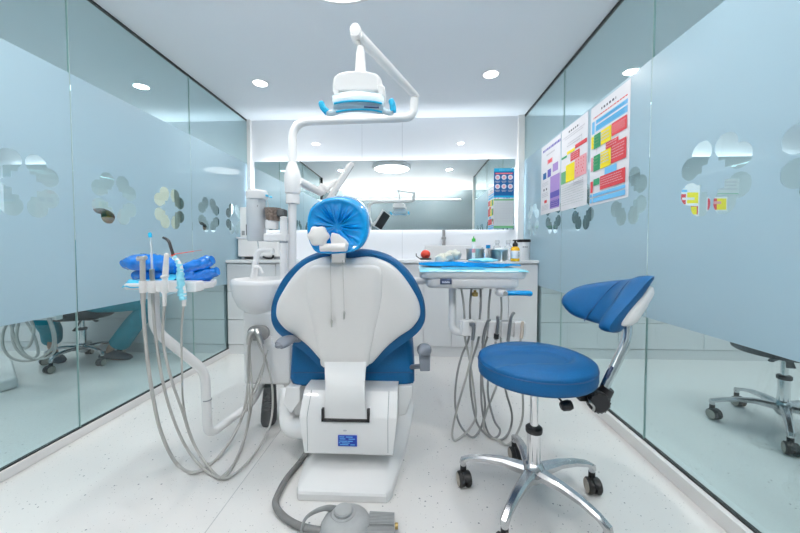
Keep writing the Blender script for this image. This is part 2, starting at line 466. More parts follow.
bm = B(); box(bm, (-1.70, -.49, 2.1005), (1.02, -.41, 2.106)); obj('diffuser', bm, 'led2', t, smooth=False)
area('lamp', (-.35, -.45, 2.118), (0, .08, 1), 2.7, .07, 145, parent=t)
pendant((-.365, 1.492), 'large round white disc lamp at the top edge of the photo, whole in the mirror')

# ------------------------------------------------------------ back-lit mirror (frameless) of our room and of the neighbours
def mirror(x0, x1, label, e=6.5):
    t = thing('backlit_mirror', label, 'mirror', ((x0+x1)/2, YB, 1.20))
    rbox('mirror_pane', (x0, YB-.045, 1.200), (x1, YB-.039, 1.922), 'mirror', t, bevel=0, smooth=False)
    rbox('backing_board', (x0+.05, YB-.038, 1.25), (x1-.05, YB, 1.87), 'wallp', t, bevel=0, smooth=False)
    L = (x1-x0)-.1; xm = (x0+x1)/2
    area('strip_lamp', (xm, YB-.018, 1.880), (0, 0, 1), L, .024, e, (.92, .955, 1), parent=t)
    area('strip_lamp', (xm, YB-.018, 1.240), (0, 0, -1), L, .024, e*.6, (.92, .955, 1), parent=t)
    area('strip_lamp', (x1-.045, YB-.018, 1.56), (1, 0, 0), .024, .6, e*.22, (.92, .955, 1), parent=t)
    area('strip_lamp', (x0+.045, YB-.018, 1.56), (-1, 0, 0), .024, .6, e*.22, (.92, .955, 1), parent=t)
mirror(-1.688, 1.030, 'wide frameless mirror glowing at its edges on the back wall')
mirror(-4.5, -1.95, 'back-lit mirror of the neighbouring room beyond the left glass', 7)
mirror(1.30, 3.9, 'back-lit mirror of the neighbouring room beyond the right glass', 7)

# ------------------------------------------------------------ cabinets along the back wall
CF = 3.045   # front plane of the doors
def drawer_unit(x0, x1, label, kind, group=None, n=3):
    t = thing('base_cabinet', label, 'cabinet', ((x0+x1)/2, CF+.15, 0), group)
    rbox('body', (x0, CF+.02, .088), (x1, YB-.002, .868), 'gap' if 0 else 'cab', t, bevel=0, smooth=False)
    rbox('plinth', (x0, CF+.010, 0), (x1, CF+.035, .088), 'cab', t, bevel=0, smooth=False)
    g = .0025
    if kind == 'drawers':
        zs = [.092, .330, .600, .862]
        for a, b in zip(zs, zs[1:]): rbox('drawer', (x0+g, CF, a+g), (x1-g, CF+.019, b-g), 'cab', t, bevel=.0015)
    else:
        m = (x0+x1)/2
        for a, b in ((x0, m), (m, x1)):
            rbox('door', (a+g, CF, .092+g), (b-g, CF+.019, .862-g), 'cab', t, bevel=.0015)
    return t
def worktop(x0, x1, label):
    bm = B(); box(bm, (x0, CF-.018, .870), (x1, YB-.001, .897)); tag(obj('worktop', bm, 'white', None, bevel=.003), label, 'worktop')
worktop(XL+.008, XR-.008, 'white worktop under the mirror along the back wall')
worktop(NL+.01, XL-.02, 'white worktop beyond the left glass wall')
worktop(XR+.02, NR-.01, 'white worktop beyond the right glass wall')
drawer_unit(XL+.010, -1.30, 'white three-drawer cabinet left of the basin, against the left glass', 'drawers')
drawer_unit(-1.30, -.60, 'white two-door cabinet behind the basin and pole', 'doors')
drawer_unit(-.60, .09, 'white two-door cabinet behind the chair backrest', 'doors')
drawer_unit(.09, .60, 'white two-door cabinet behind the instrument delivery unit', 'doors')
drawer_unit(.60, XR-.010, 'white two-door cabinet at the right glass, behind the hanging handpieces', 'doors')
for x0, x1 in ((-4.68, -3.9), (-3.9, -3.2), (-3.2, -2.5), (-2.5, XL-.02)):
    drawer_unit(x0, x1, 'white cabinet beyond the left glass wall', 'drawers', 'cabinets beyond the left glass')
for x0, x1 in ((XR+.02, 1.85), (1.85, 2.60), (2.60, 3.30), (3.30, 4.03)):
    drawer_unit(x0, x1, 'white cabinet beyond the right glass wall', 'drawers', 'cabinets beyond the right glass')

# ------------------------------------------------------------ posters
PM = ['paper', 'pred', 'pyel', 'pgrn', 'pcya', 'textd', 'textm', 'ppur', 'pdpu', 'pblu', 'ppnk', 'plgr', 'pteal', 'textw', 'paperb']
PI_ = {k: i for i, k in enumerate(PM)}
def poster(name, o, u, v, n, W, H, items, label, base='paper', discs=()):
    """o = bottom left corner, u/v = unit axes of the sheet, n = towards the reader; items (u0, v0, u1, v1, ink), v from the top"""
    o, u, v, n = Vector(o), Vector(u), Vector(v), Vector(n)
    bm = B(); c = [o, o+u*W, o+u*W+v*H, o+v*H]; prism(bm, c, n*.0012, PI_[base])
    k = 0
    for a, b, c2, d, ink in items:
        k += 1; dz = .0014+.00003*k
        quad(bm, o+u*(a*W)+v*((1-d)*H)+n*dz, u*((c2-a)*W), v*((d-b)*H), PI_[ink])
    for cx, cy, r, ink in discs:
        k += 1; dz = .0014+.00003*k
        ctr = o+u*cx*W+v*(1-cy)*H+n*dz
        f = bm.faces.new([bm.verts.new(ctr+(u*math.cos(2*PI*j/20)+v*math.sin(2*PI*j/20))*r) for j in range(20)]); f.material_index = PI_[ink]
    me_o = obj(name, bm, PM, None, smooth=False)
    return tag(me_o, label, 'poster')
rnd = random.Random(3)
def textline(u0, u1, v0, h, ink, step=.03, gap=.35):
    out = []; x = u0
    while x < u1:
        w = step*rnd.uniform(.5, 1.6); out.append((x, v0, min(x+w, u1), v0+h, ink)); x += w+step*gap
    return out
def para(u0, u1, v0, v1, n, ink='textm', step=.035):
    out = []
    for i in range(n):
        y = v0+(v1-v0)*i/n; out += textline(u0, u1-rnd.uniform(0, .1)*(u1-u0), y, (v1-v0)/n*.42, ink, step)
    return out
# third sheet (nearest): big coloured flow chart
it = textline(.30, .68, .058, .022, 'textd', .04, .8)+textline(.08, .95, .112, .012, 'pred', .04)
it += [(.04, .15, .12, .275, 'pcya'), (.15, .15, .95, .19, 'pcya'), (.15, .205, .95, .265, 'pcya')]+para(.18, .92, .212, .26, 3, 'pteal', .02)+textline(.2, .9, .165, .01, 'pteal')
it += [(.04, .30, .11, .42, 'pyel'), (.12, .295, .31, .435, 'pgrn'), (.32, .29, .59, .43, 'pyel'), (.60, .287, .95, .405, 'pred')]
it += [(.46, .435, .77, .51, 'pred'), (.205, .435, .215, .49, 'textm'), (.04, .51, .11, .65, 'ppnk'), (.12, .505, .31, .66, 'pgrn'), (.32, .50, .59, .66, 'pyel'), (.60, .475, .95, .655, 'pred')]
it += [(.44, .67, .74, .735, 'pcya'), (.04, .755, .11, .87, 'pred'), (.13, .74, .30, .805, 'pgrn'), (.32, .735, .94, .865, 'pred')]
it += [(.03, .885, .09, .915, 'pcya'), (.12, .885, .95, .915, 'pcya'), (.03, .93, .09, .975, 'pcya'), (.12, .93, .95, .975, 'pcya')]
for a in ((.62, .93, .31, .39, 4), (.62, .93, .50, .63, 5), (.35, .91, .755, .845, 4), (.47, .76, .45, .50, 2)): it += para(*a[:4], a[4], 'ppnk', .03)
for a in ((.34, .57, .32, .41, 3), (.34, .57, .52, .63, 4)): it += para(*a[:4], a[4], 'paperb', .03)
for a in ((.14, .29, .32, .41, 3), (.14, .29, .53, .63, 3)): it += para(*a[:4], a[4], 'plgr', .03)
UR = (0, -1, 0); UZ = (0, 0, 1); NR_ = (-1, 0, 0); xg = XR-.0078
poster('wall_chart', (xg, 2.185, 1.275), UR, UZ, NR_, .385, .615, it, 'flow chart poster on the right glass nearest the camera, green, yellow and red boxes')
# second sheet
it = textline(.30, .70, .06, .02, 'textd', .04, .8)+textline(.08, .9, .105, .011, 'textm')+textline(.15, .85, .130, .011, 'textm')+textline(.3, .8, .20, .012, 'textm')+textline(.25, .75, .23, .012, 'textm')
it += [(.80, .19, .81, .30, 'textm'), (.02, .335, .25, .36, 'pgrn'), (.25, .30, .56, .335, 'pyel'), (.57, .275, .98, .32, 'pred'), (.40, .345, .74, .44, 'pred')]
it += [(.02, .52, .22, .67, 'plgr'), (.22, .46, .56, .67, 'pyel'), (.57, .435, .98, .66, 'ppnk')]+para(.42, .72, .36, .43, 3, 'ppnk')+para(.60, .95, .46, .64, 5, 'pred', .02)[::3]+para(.05, .95, .70, .96, 9, 'paperb')+para(.55, .95, .69, .75, 3, 'textm')
poster('wall_chart', (xg, 2.605, 1.29), UR, UZ, NR_, .385, .605, it, 'middle poster on the right glass, yellow and pink blocks above lines of small print')
# first sheet
it = textline(.10, .99, .060, .034, 'pdpu', .05, .35)+textline(.30, .72, .15, .022, 'textm', .04)+[(.35, .235, .62, .30, 'ppnk'), (.40, .245, .58, .29, 'pred')]
it += [(.12, .40, .30, .49, 'pblu'), (.37, .38, .55, .49, 'pdpu'), (.64, .34, .90, .45, 'ppur')]
it += [(.52, .50, .98, .72, 'ppur'), (.52, .72, .98, .80, 'pdpu'), (.52, .80, .98, .95, 'ppur'), (.52, .84, .98, .93, 'pdpu')]
it += para(.08, .45, .54, .60, 3)+[(.16, .63, .22, .66, 'textd'), (.30, .63, .36, .66, 'textd')]+para(.08, .45, .69, .76, 3)+[(.22, .80, .36, .84, 'pred')]+para(.08, .45, .87, .95, 4)+para(.55, .95, .82, .93, 4, 'ppur')
poster('wall_chart', (xg, 3.005, 1.30), UR, UZ, NR_, .385, .590, it, 'poster on the right glass farthest from the camera, indigo heading and purple block')
# two sheets fixed on the right end of the mirror
def blue_sheet(x0, x1, y, z0, z1, label):
    it = [(0, 0, 1, .115, 'pteal'), (0, .93, 1, 1, 'pteal'), (.03, .125, .97, .92, 'pblu')]+textline(.25, .9, .045, .03, 'pcya', .05)+[(.06, .155, .94, .20, 'pred')]+textline(.1, .9, .165, .02, 'ppnk', .05)
    ds = []
    for r, cy in enumerate((.31, .62)):
        for cx in (.18, .50, .82):
            ds += [(cx, cy, .0255, 'textw'), (cx, cy, .014, 'ppnk')]
            it += textline(cx-.12, cx+.12, cy+.12, .02, 'textm', .04)+textline(cx-.09, cx+.09, cy+.16, .018, 'textm', .04)
    poster('hygiene_poster', (x0, y, z0), (1, 0, 0), UZ, (0, -1, 0), x1-x0, z1-z0, it, label, 'pblu', ds)
blue_sheet(.820, 1.022, YB-.0455, 1.528, 1.828, 'dark blue poster with six white circles at the right end of the mirror')
it = [(0, .02, 1, .07, 'plgr'), (0, .92, 1, 1, 'plgr')]
for i in range(7): it.append((.05+.15*i, .12, .058+.15*i, .88, 'textm'))
for i in range(9): it.append((.03, .13+.085*i, .97, .133+.085*i, 'textm'))
for i in range(8): it += textline(.07, .93, .155+.085*i, .02, 'textm', .06, .8)
poster('hygiene_poster', (.820, YB-.0455, 1.215), (1, 0, 0), UZ, (0, -1, 0), .202, .305, it, 'pale poster with a grid and green bands, below the blue poster on the mirror', 'paperb')
# the sheets of the neighbouring room, seen through the clover openings
blue_sheet(3.82, 4.03, YB-.0457, 1.55, 1.86, 'blue poster with white circles beyond the right glass, at the right edge of the photo')
it = [(.02, .10, .4, .17, 'pcya'), (.02, .22, .5, .29, 'pcya'), (.02, .35, .45, .65, 'pred'), (.5, .3, .95, .62, 'pyel'), (.05, .7, .95, .95, 'pred'), (.3, .45, .8, .52, 'paper'), (.55, .72, .9, .95, 'pyel')]
poster('wall_chart', (2.62, YB-.0457, 1.33), (1, 0, 0), UZ, (0, -1, 0), .24, .34, it, 'chart with red and yellow blocks in the lower left of the clover opening')
poster('wall_chart', (2.93, YB-.0457, 1.38), (1, 0, 0), UZ, (0, -1, 0), .20, .14, [(.05, .1, .5, .9, 'pred'), (.5, .1, .95, .9, 'pyel'), (.3, .3, .7, .5, 'ppnk')], 'small red and yellow chart in the lower right leaf of that clover opening')
poster('wall_chart', (3.02, YB-.0457, 1.54), (1, 0, 0), UZ, (0, -1, 0), .22, .16, [(.03, .9, .97, .94, 'plgr')]+para(.08, .9, .15, .8, 3), 'pale grey sheet seen in the upper right of the clover opening', 'paperb')
# ============================================================ dental chair
def BY(y): return 1.33+(y-250)/128*.17           # the backrest leans: its head end is nearer
def Q(x, y, dY=0): 
    Y = BY(y)+dY
    return P(x, y, Y)
chair = thing('dental_chair', 'blue and white dental treatment chair seen from behind, its headrest wrapped in azure plastic', 'dental chair', P(352, 470, 1.6)*1.0)
chair.location = (-.29, 1.70, 0)
NB = Vector((0, -.995, .10)).normalized()
NB = (Q(348, 250)-Q(348, 378)); NB = Vector((1, 0, 0)).cross(NB).normalized()
if NB.y > 0: NB = -NB
half = [(0, 250), (14, 250.5), (28, 252.5), (42, 257.5), (54, 266), (64, 277), (71, 289), (75.5, 301), (77, 311), (76, 321), (71, 330), (61, 338.5), (50, 346), (40, 354), (32, 362), (26, 368), (14, 370), (0, 370)]
def sym(h, cx=348.5): return [(cx+x, y) for x, y in h]+[(cx-x, y) for x, y in h[-2:0:-1]]
pad = resample(smooth_closed([Q(x, y, .02) for x, y in sym(half)], 5), 120)
cen = Q(348.5, 312, .02)
bm = B(); puff(bm, pad, cen, NB, [(.55, -.075), (.85, -.07), (.95, -.058), (.985, -.04), (1, -.015), (1, .006), (.985, .018), (.9, .02)]); 
br = obj('backrest', bm, 'blue', chair, angle=60)
half2 = [(0, 258), (8, 257.6), (20, 256.5), (30, 258.5), (43, 264.5), (54, 275), (63, 288), (69.5, 300), (71.5, 310), (70, 318), (63, 327), (51, 335), (39, 345), (30, 355), (24, 361.5), (20, 363), (10, 363), (0, 363)]
sh = resample(smooth_closed([Q(x, y, 0) for x, y in sym(half2)], 5), 120)
cen2 = Q(348.5, 310, 0)
bm = B(); puff(bm, sh, cen2, NB, [(.9, -.006), (1, 0), (1.003, .006), (.992, .015), (.97, .022), (.92, .030), (.8, .038), (.55, .044), (.25, .046)])
shell = obj('back_shell', bm, 'warm', chair, angle=70)
hp = [(0, 262), (20, 262), (35, 266), (37, 285), (35, 305), (29, 330), (24.5, 350), (22.5, 361.5), (10, 362.5), (0, 362.5)]
cp = resample(smooth_closed([Q(x, y, 0) for x, y in sym(hp, 346.5)], 4), 90)
bm = B(); puff(bm, cp, Q(346.5, 312, 0), NB, [(1, .018), (1, .036), (.985, .043), (.95, .047), (.7, .053), (.3, .055)])
obj('centre_panel', bm, 'warm', shell, angle=50)
# curved white plate down into the base
bm = B(); cols = []
for k in range(15):
    t = k/14; y = 359+(417.5-359)*t
    xl = 324.2+(-.2)*t+1.5*math.sin(PI*t)*0; xr = 366.5-1.2*t
    Y = 1.43-.075*math.sin(PI*min(1, t*1.15)*.62)
    cols.append([P(xl+1.0*math.sin(PI*t), y, Y), P(xr-1.5*math.sin(PI*t), y, Y)])
va = [[bm.verts.new(p) for p in c] for c in cols]; vb = [[bm.verts.new(p+Vector((0, .02, 0))) for p in c] for c in cols]
for k in range(14):
    bm.faces.new((va[k][0], va[k][1], va[k+1][1], va[k+1][0])); bm.faces.new((vb[k][0], vb[k+1][0], vb[k+1][1], vb[k][1]))
    bm.faces.new((va[k][0], va[k+1][0], vb[k+1][0], vb[k][0])); bm.faces.new((va[k][1], vb[k][1], vb[k+1][1], va[k+1][1]))
bm.faces.new((va[0][0], vb[0][0], vb[0][1], va[0][1])); bm.faces.new((va[14][0], va[14][1], vb[14][1], vb[14][0]))
obj('curved_cover', bm, 'white', chair, angle=50)
# seat: U profile of the upholstery run along Y
yS = 1.52
zb = P(350, 388.5, yS).z; xl = P(288.5, 370, yS).x; xr = P(414.5, 370, yS).x; zt = P(350, 337, yS).z
def seat_prof(y, x0, x1, z0, z1, dip, r=.03):
    w = x1-x0; c = (x0+x1)/2; pts = []
    pts += [(x0+r*1.3, z0), (x0+r*.4, z0+r*.35), (x0, z0+r*1.2), (x0+.002, z0+.06), (x0+.012, z1-.05), (x0+.03, z1-.015), (x0+.052, z1-.004), (x0+.078, z1-.02), (x0+.11, z1-dip*.75), (x0+.17, z1-dip)]
    left = pts; right = [(x0+x1-a, b) for a, b in reversed(pts)]
    return [Vector((a, y, b)) for a, b in left+right]
bm = B(); rs = []
for y, sc, dz in ((yS, .90, .02), (yS+.006, .96, .008), (yS+.02, 1, 0), (yS+.12, 1, 0), (yS+.28, 1, .01), (yS+.45, .99, .02), (yS+.53, .96, .03), (yS+.55, .90, .045)):
    pr = seat_prof(y, xl, xr, zb, zt, .085); c = Vector(((xl+xr)/2, y, (zb+zt)/2)); q = []
    for p in pr: q.append(Vector((c.x+(p.x-c.x)*sc, y, c.z+(p.z-c.z)*sc+dz*.3)))
    rs.append(ring(bm, q))
for a, b in zip(rs, rs[1:]): bridge(bm, a, b)
bm.faces.new(rs[0]); bm.faces.new(rs[-1][::-1])
seat = obj('seat', bm, 'blue', chair, angle=50)
# stitched seam round the rear of the cushion
bm = B(); tube(bm, [P(291.5, 374, yS+.0), P(294, 372.6, yS-.002), P(310, 372.6, yS-.004), P(350, 373, yS-.004), P(395, 372.6, yS-.004), P(410, 372.4, yS-.002), P(412.5, 373.5, yS)], .0022, 6); obj('seat_seam', bm, 'piping', seat)
# leg rest beyond the seat
bm = B(); rs = []
for y, z, w in ((yS+.50, .47, .20), (yS+.56, .485, .215), (yS+.75, .46, .205), (yS+1.0, .42, .19), (yS+1.15, .39, .17), (yS+1.19, .38, .14)):
    rs.append(ring(bm, [Vector((a-.31, y, b)) for a, b in rrect(w*2, .075 if w > .15 else .05, .024, 4, 0, z)]))
for a, b in zip(rs, rs[1:]): bridge(bm, a, b)
bm.faces.new(rs[0]); bm.faces.new(rs[-1][::-1]); obj('leg_rest', bm, 'blue', chair, angle=50)
# lift mechanism box
def yz(pts, x0, x1): return [Vector((x0, a, b)) for a, b in pts], Vector((x1-x0, 0, 0))
X0, X1 = P(300, 430, 1.37).x, P(397.5, 430, 1.37).x
bm = B()
ZH = P(350, 456.5, 1.37).z; ZP_ = P(350, 387.5, 1.44).z; ZK = P(350, 416, 1.36).z
prof = [(1.385, ZH), (1.362, ZH+.017), (1.357, ZK-.012), (1.362, ZK), (1.425, ZP_-.008), (1.445, ZP_), (2.0, ZP_), (2.05, ZP_-.06), (2.05, ZH)]
xs = [(X0+.02, .93), (X0+.004, .985), (X0, 1), (X0, 1), (X1, 1), (X1-.004, .985), (X1-.02, .93)]
rs = []
c = Vector((0, 1.7, .29))
for i, (x, s) in enumerate(((X0+.012, .955), (X0+.003, .985), (X0, 1), (X1, 1), (X1-.003, .985), (X1-.012, .955))):
    rs.append(ring(bm, [Vector((x+(.018 if (z < ZH+.02) else 0)*(1 if x < (X0+X1)/2 else -1), c.y+(y-c.y)*s, c.z+(z-c.z)*s)) for y, z in prof]))
for a, b in zip(rs, rs[1:]): bridge(bm, a, b)
bm.faces.new(rs[0]); bm.faces.new(rs[-1][::-1])
mech = obj('lift_housing', bm, 'white', chair, bevel=.008, seg=3, angle=28)
bm = B()   # fine joints near both ends of the housing
for s in (X0+.035, X1-.04):
    tube(bm, [(s, 1.3615, ZH+.025), (s, 1.3565, ZK-.012), (s, 1.3615, ZK+.001), (s, 1.424, ZP_-.0065)], .0013, 5)
obj('housing_joint', bm, 'gap', mech)
# dark slot the cover runs into
a, b = P(321.5, 421.5, 1.351), P(369.5, 410, 1.351)
bm = B(); box(bm, (a.x, 1.3495, a.z), (a.x+.011, 1.366, b.z)); box(bm, (b.x-.011, 1.3495, a.z), (b.x, 1.366, b.z)); box(bm, (a.x, 1.3495, a.z), (b.x, 1.366, a.z+.011))
obj('slot', bm, 'black', mech, smooth=False)
a, b = P(338, 446, 1.3555), P(357, 435.5, 1.3555)
rbox('rating_label', (a.x, 1.353, a.z), (b.x, 1.3585, b.z), 'label', mech, bevel=.002)['label'] = 'dark blue rating label with fine white print'
bm = B()
for i, (u0, u1, v) in enumerate(((.08, .34, .84), (.42, .78, .84), (.10, .40, .66), (.56, .90, .66), (.08, .5, .46), (.52, .78, .46), (.05, .14, .30), (.2, .62, .30), (.10, .55, .14), (.66, .9, .14))):
    quad(bm, (a.x+(b.x-a.x)*u0, 1.3524, a.z+(b.z-a.z)*v), ((b.x-a.x)*(u1-u0), 0, 0), (0, 0, (b.z-a.z)*.07), 0)
obj('label_print', bm, 'pcya', [o for o in mech.children if o.name.startswith('rating')][0], smooth=False)
bm = B(); p = P(345, 430.3, 1.356); lathe(bm, [(.008, 0), (.008, .002)], p+Vector((0, -.001, 0)), (0, -1, 0), 20, sx=1, sy=.4); obj('maker_mark', bm, 'textm', mech)
# dark gap between seat and housing, white side links
rbox('hinge_frame', (X0+.012, 1.47, ZP_-.005), (X1-.008, 1.95, zb+.02), 'black', chair, bevel=.004)
for pts, xx, w in (([(286, 387), (300, 387), (300, 402), (291, 414), (283, 403)], 1.50, .28), ([(398, 386), (413, 386), (412, 398), (406, 415), (398, 417)], 1.50, .28)):
    bm = B(); prism(bm, [P(x, y, 1.50) for x, y in pts], (0, .30, 0)); obj('side_link', bm, 'white', chair, bevel=.006)
bm = B(); tube(bm, fillet([P(287, 388, 1.63), P(286.5, 428, 1.55), P(312, 429, 1.50)], .09, 10), [.036, .046], 20); obj('hydraulic_pipe', bm, 'white', chair)
# foot plate, wider towards the rear
F0, F1 = G(297.5, 501), G(387, 502)
bm = B(); out = [(F0.x, F0.y), (F1.x, F0.y), (F1.x+.018, F0.y+.03), (-.035, 1.62), (0, 2.0), (-.02, 2.30), (-.60, 2.30), (-.62, 2.0), (-.52, 1.62), (F0.x-.014, F0.y+.03)]
out = [Vector((a, b, 0)) for a, b in out]; cc = Vector((-.29, 1.75, 0)); rs = []
for s, h in ((1, 0), (1.0, .028), (.99, .036), (.965, .042), (.90, .052), (.80, .064), (.5, .068)):
    rs.append(ring(bm, [Vector((cc.x+(q.x-cc.x)*s, cc.y+(q.y-cc.y)*s, h)) for q in out]))
for a, b in zip(rs, rs[1:]): bridge(bm, a, b)
bm.faces.new(rs[0]); bm.faces.new(rs[-1][::-1]); base = obj('foot_plate', bm, 'white', chair, bevel=.006, angle=25)
bm = B(); prism(bm, [P(334, 482, 1.40), P(362, 482, 1.40), P(357, 462, 1.60), P(338, 462, 1.60)][0:0] or [Vector((-.345, 1.37, .048)), Vector((-.225, 1.37, .048)), Vector((-.235, 1.56, .066)), Vector((-.335, 1.56, .066))], (0, 0, .006)); obj('raised_pad', bm, 'white', base, bevel=.002)
bm = B(); prism(bm, [Vector((X0+.06, 1.55, .06)), Vector((X1-.06, 1.55, .06)), Vector((X1-.06, 2.0, .06)), Vector((X0+.06, 2.0, .06))], (0, 0, .12)); obj('lift_column', bm, 'warm', chair, bevel=.01)
# headrest, wrapped in azure plastic gathered at its back
HY = 1.27
ho = [(322, 199.5), (334, 197), (347, 197.6), (358, 202.5), (365.5, 211), (368.8, 222), (368, 235), (363, 246), (354, 251.5), (342, 253.5), (328, 254), (317, 252), (311.5, 245), (308, 234), (307.5, 222), (309.5, 211), (314.5, 204)]
ho = resample(smooth_closed([P(x, y, HY) for x, y in ho], 6), 180)
NH = Vector((.0, -.97, -.22)).normalized()
def wr(q, k, s, d):
    if s < .86 and d > -.04:
        a = 2*PI*k/180; amp = .0055*math.sin(PI*min(1, (s-.05)/.8))
        q = q+NH*(amp*(math.sin(a*19+2*math.sin(a*3))+.7*math.sin(a*31+1.3*math.cos(a*5))+.5*noise.noise(Vector((math.cos(a)*4, math.sin(a)*4, s*6)))))
    return q
bm = B(); puff(bm, ho, P(335, 228, HY), NH, [(.5, -.105), (.85, -.10), (.96, -.085), (1, -.055), (1.005, -.02), (.99, .004), (.955, .018), (.90, .022), (.85, .016), (.80, .008), (.7, .001), (.6, -.005), (.48, -.011), (.36, -.018), (.24, -.026), (.12, -.034)], fn=wr)
hr = obj('headrest', bm, 'wrap', chair, angle=80); hr['label'] = 'headrest wrapped in shiny azure plastic'
bm = B(); c = P(317.5, 236, 1.20); pts = []
for k in range(48):
    a = 2*PI*k/48; r = .0365*(1+.08*math.cos(6*a)); pts.append(c+Vector((r*math.cos(a), 0, r*math.sin(a))))
puff(bm, pts, c, (0, -1, 0), [(.95, -.03), (1, -.025), (1, -.004), (.95, .003), (.8, .007), (.3, .009)]); obj('knob', bm, 'warm', hr, angle=50)
bm = B(); prism(bm, [P(x, y, 1.225) for x, y in ((331, 251), (331, 244), (330, 238), (331.5, 232.5), (338, 234), (345, 239.5), (348, 243.5), (346.5, 251))], (0, .02, 0)); obj('bracket', bm, 'warm', hr, bevel=.004)
bm = B(); tube(bm, [P(320.5, 247.5, 1.215), P(346, 247.5, 1.215)], .0150, 18); obj('hinge_bar', bm, 'warm', hr)
bm = B(); a = P(332.5, 263, 1.25); b = P(345.5, 249, 1.235); prism(bm, [P(331.5, 262.5, 1.30), P(345, 262.5, 1.30), P(345, 249, 1.24), P(331.5, 249, 1.24)], (0, .02, 0)); obj('post', bm, 'warm', hr, bevel=.002)
# arm rests
bm = B(); 
pts = spline([P(279, 345.5, 1.33), P(285, 341.5, 1.36), P(293, 338.5, 1.42), P(300, 340, 1.50), P(303, 350, 1.56)], 6)
n = len(pts); tube(bm, pts, [.016+.016*math.sin(PI*min(1, (i/(n-1))*1.6+.12))**.7 if i/(n-1) < .55 else .030-.008*(i/(n-1)-.55)/.45 for i in range(n)], 18, flat=.62, up=Vector((1, 0, 0)))
ball(bm, P(279, 345.5, 1.33), .017, .017, .012); obj('armrest', bm, 'grey', chair)
bm = B(); lathe(bm, [(.012, -.012), (.027, -.008), (.032, .006), (.030, .022), (.020, .033), (.006, .037)], P(424.3, 352, 1.42), (0, 0, 1), 24); 
prism(bm, [P(420, 371.5, 1.42), P(430, 371.5, 1.42), P(430.5, 352, 1.42), P(418.5, 352, 1.42)], (0, .045, 0))
cyl(bm, P(410, 367, 1.54), P(424, 366, 1.45), .011)
obj('armrest', bm, 'grey', chair, bevel=.004)

# bib chain hanging over the backrest
bib = thing('bib_chain', 'thin bib chain with two metal clips hanging down the chair back', 'chain', Q(336, 300, -.06))
bm = B()
for (x0, y0), (x1, y1) in (((330.3, 256), (331.3, 319)), ((342.6, 256), (344.2, 311))):
    tube(bm, [Q(x0, y0, -.012), Q(x0+.2, y0+6, -.070), Q(x1, y1, -.074)], .0011, 6)
tube(bm, [Q(330.3, 256, -.012), Q(336, 252, .0), Q(342.6, 256, -.012)], .0011, 6)
obj('chain', bm, 'steel', bib)
for (x, y), (x1, y1) in (((331.3, 319), (331.8, 327)), ((344.2, 311), (344.0, 319))):
    bm = B(); tube(bm, [Q(x, y, -.074), Q(x+.2, y+2, -.076), Q(x1, y1, -.078)], [.002, .007, .005], 8, flat=.6); obj('clip', bm, 'steel', bib)

# ============================================================ cuspidor unit with tower
UY = 1.80
unit = thing('cuspidor_unit', 'white basin unit left of the chair with bowl, tap, bottle holder and hanging hoses', 'dental unit', (-.83, 1.9, 0))
def PU(x, y, d=0): return P(x, y, UY+d)
bm = B(); a = PU(243.5, 384.5, -.06); b = PU(284, 312, -.06); box(bm, (a.x, UY-.06, a.z), (b.x+.03, UY+.22, b.z)); obj('column', bm, 'white', unit, bevel=.015, seg=4)
bm = B(); a = PU(283, 384, 0); b = PU(297, 344, 0); box(bm, (a.x, UY-.02, a.z), (b.x, UY+.2, b.z)); obj('side_panel', bm, 'cab', unit, bevel=.01)
bm = B(); a = P(246, 330, UY-.07); b = P(291, 386, UY); box(bm, (a.x+.16, UY+.02, .045), (b.x+.06, UY+.20, .40)); obj('pedestal', bm, 'white', unit, bevel=.02)
c = PU(262, 312, .02); R = 28.3/330*(UY+.02)
bm = B(); H = PU(262, 278.5, .02).z-c.z
lathe(bm, [(R*.42, -.004), (R*.55, .006), (R*.80, H*.22), (R*.95, H*.52), (R*1.0, H*.85), (R, H*.97), (R*.96, H), (R*.90, H*.97), (R*.8, H*.62), (R*.5, H*.35), (R*.1, H*.30)], c, (0, 0, 1), 48); 
bowl = obj('bowl', bm, 'white', unit, angle=50)
bm = B(); lathe(bm, [(R*.44, -.012), (R*.46, -.004)], c, (0, 0, 1), 32); obj('bowl_seat', bm, 'dark', unit)
# mixer tap and cup filler
bm = B(); tube(bm, fillet([PU(253.5, 278, .03), PU(256, 262, .03), PU(258, 250, .03), PU(272.5, 249.5, .03), PU(272, 253.5, .03)], .045, 8), [.019, .012], 14); 
tube(bm, spline([PU(254.5, 268, 0), PU(259, 267, 0), PU(262.5, 273.5, 0)], 5), [.008, .007], 10)
obj('tap', bm, 'white', unit)
# tower: clean water bottle, tray, cup
bm = B(); p0 = PU(256.5, 241, .05); p1 = PU(256.5, 193, .05)
lathe(bm, [(.045, 0), (.0505, .008), (.0505, .27)], p0, (0, 0, 1), 32); tb = obj('water_bottle', bm, 'frostc', unit)
bm = B(); p = PU(257, 199.5, .05); lathe(bm, [(.052, 0), (.058, .002), (.059, .040), (.052, .050), (.03, .054)], p, (0, 0, 1), 32); obj('bottle_cap', bm, 'white', tb)
bm = B(); tube(bm, [PU(259.8, 258, .04), PU(258.5, 248, .04), PU(257.6, 241, .04), PU(257.4, 205, .01)], .004, 8); obj('riser_tube', bm, 'clear', tb)
bm = B(); a = PU(263, 241.5, 0); b = PU(286, 226, 0); box(bm, (a.x, UY+.0, a.z), (b.x, UY+.10, a.z+.045)); obj('tower_shelf', bm, 'white', unit, bevel=.008)
bm = B(); p = PU(272, 229, .04); lathe(bm, [(.034, 0), (.036, .03), (.034, .05)], p, (0, 0, 1), 28); obj('cup_seat', bm, 'white', unit)
bm = B(); c0 = PU(273, 221, .04); 
lathe(bm, [(.036, 0), (.047, .072), (.043, .072), (.034, .01)], c0, (0, 0, 1), 32); cup = tag(obj('cup', bm, 'brown', None), 'brown patterned cup standing beside the water bottle on the basin unit', 'cup')
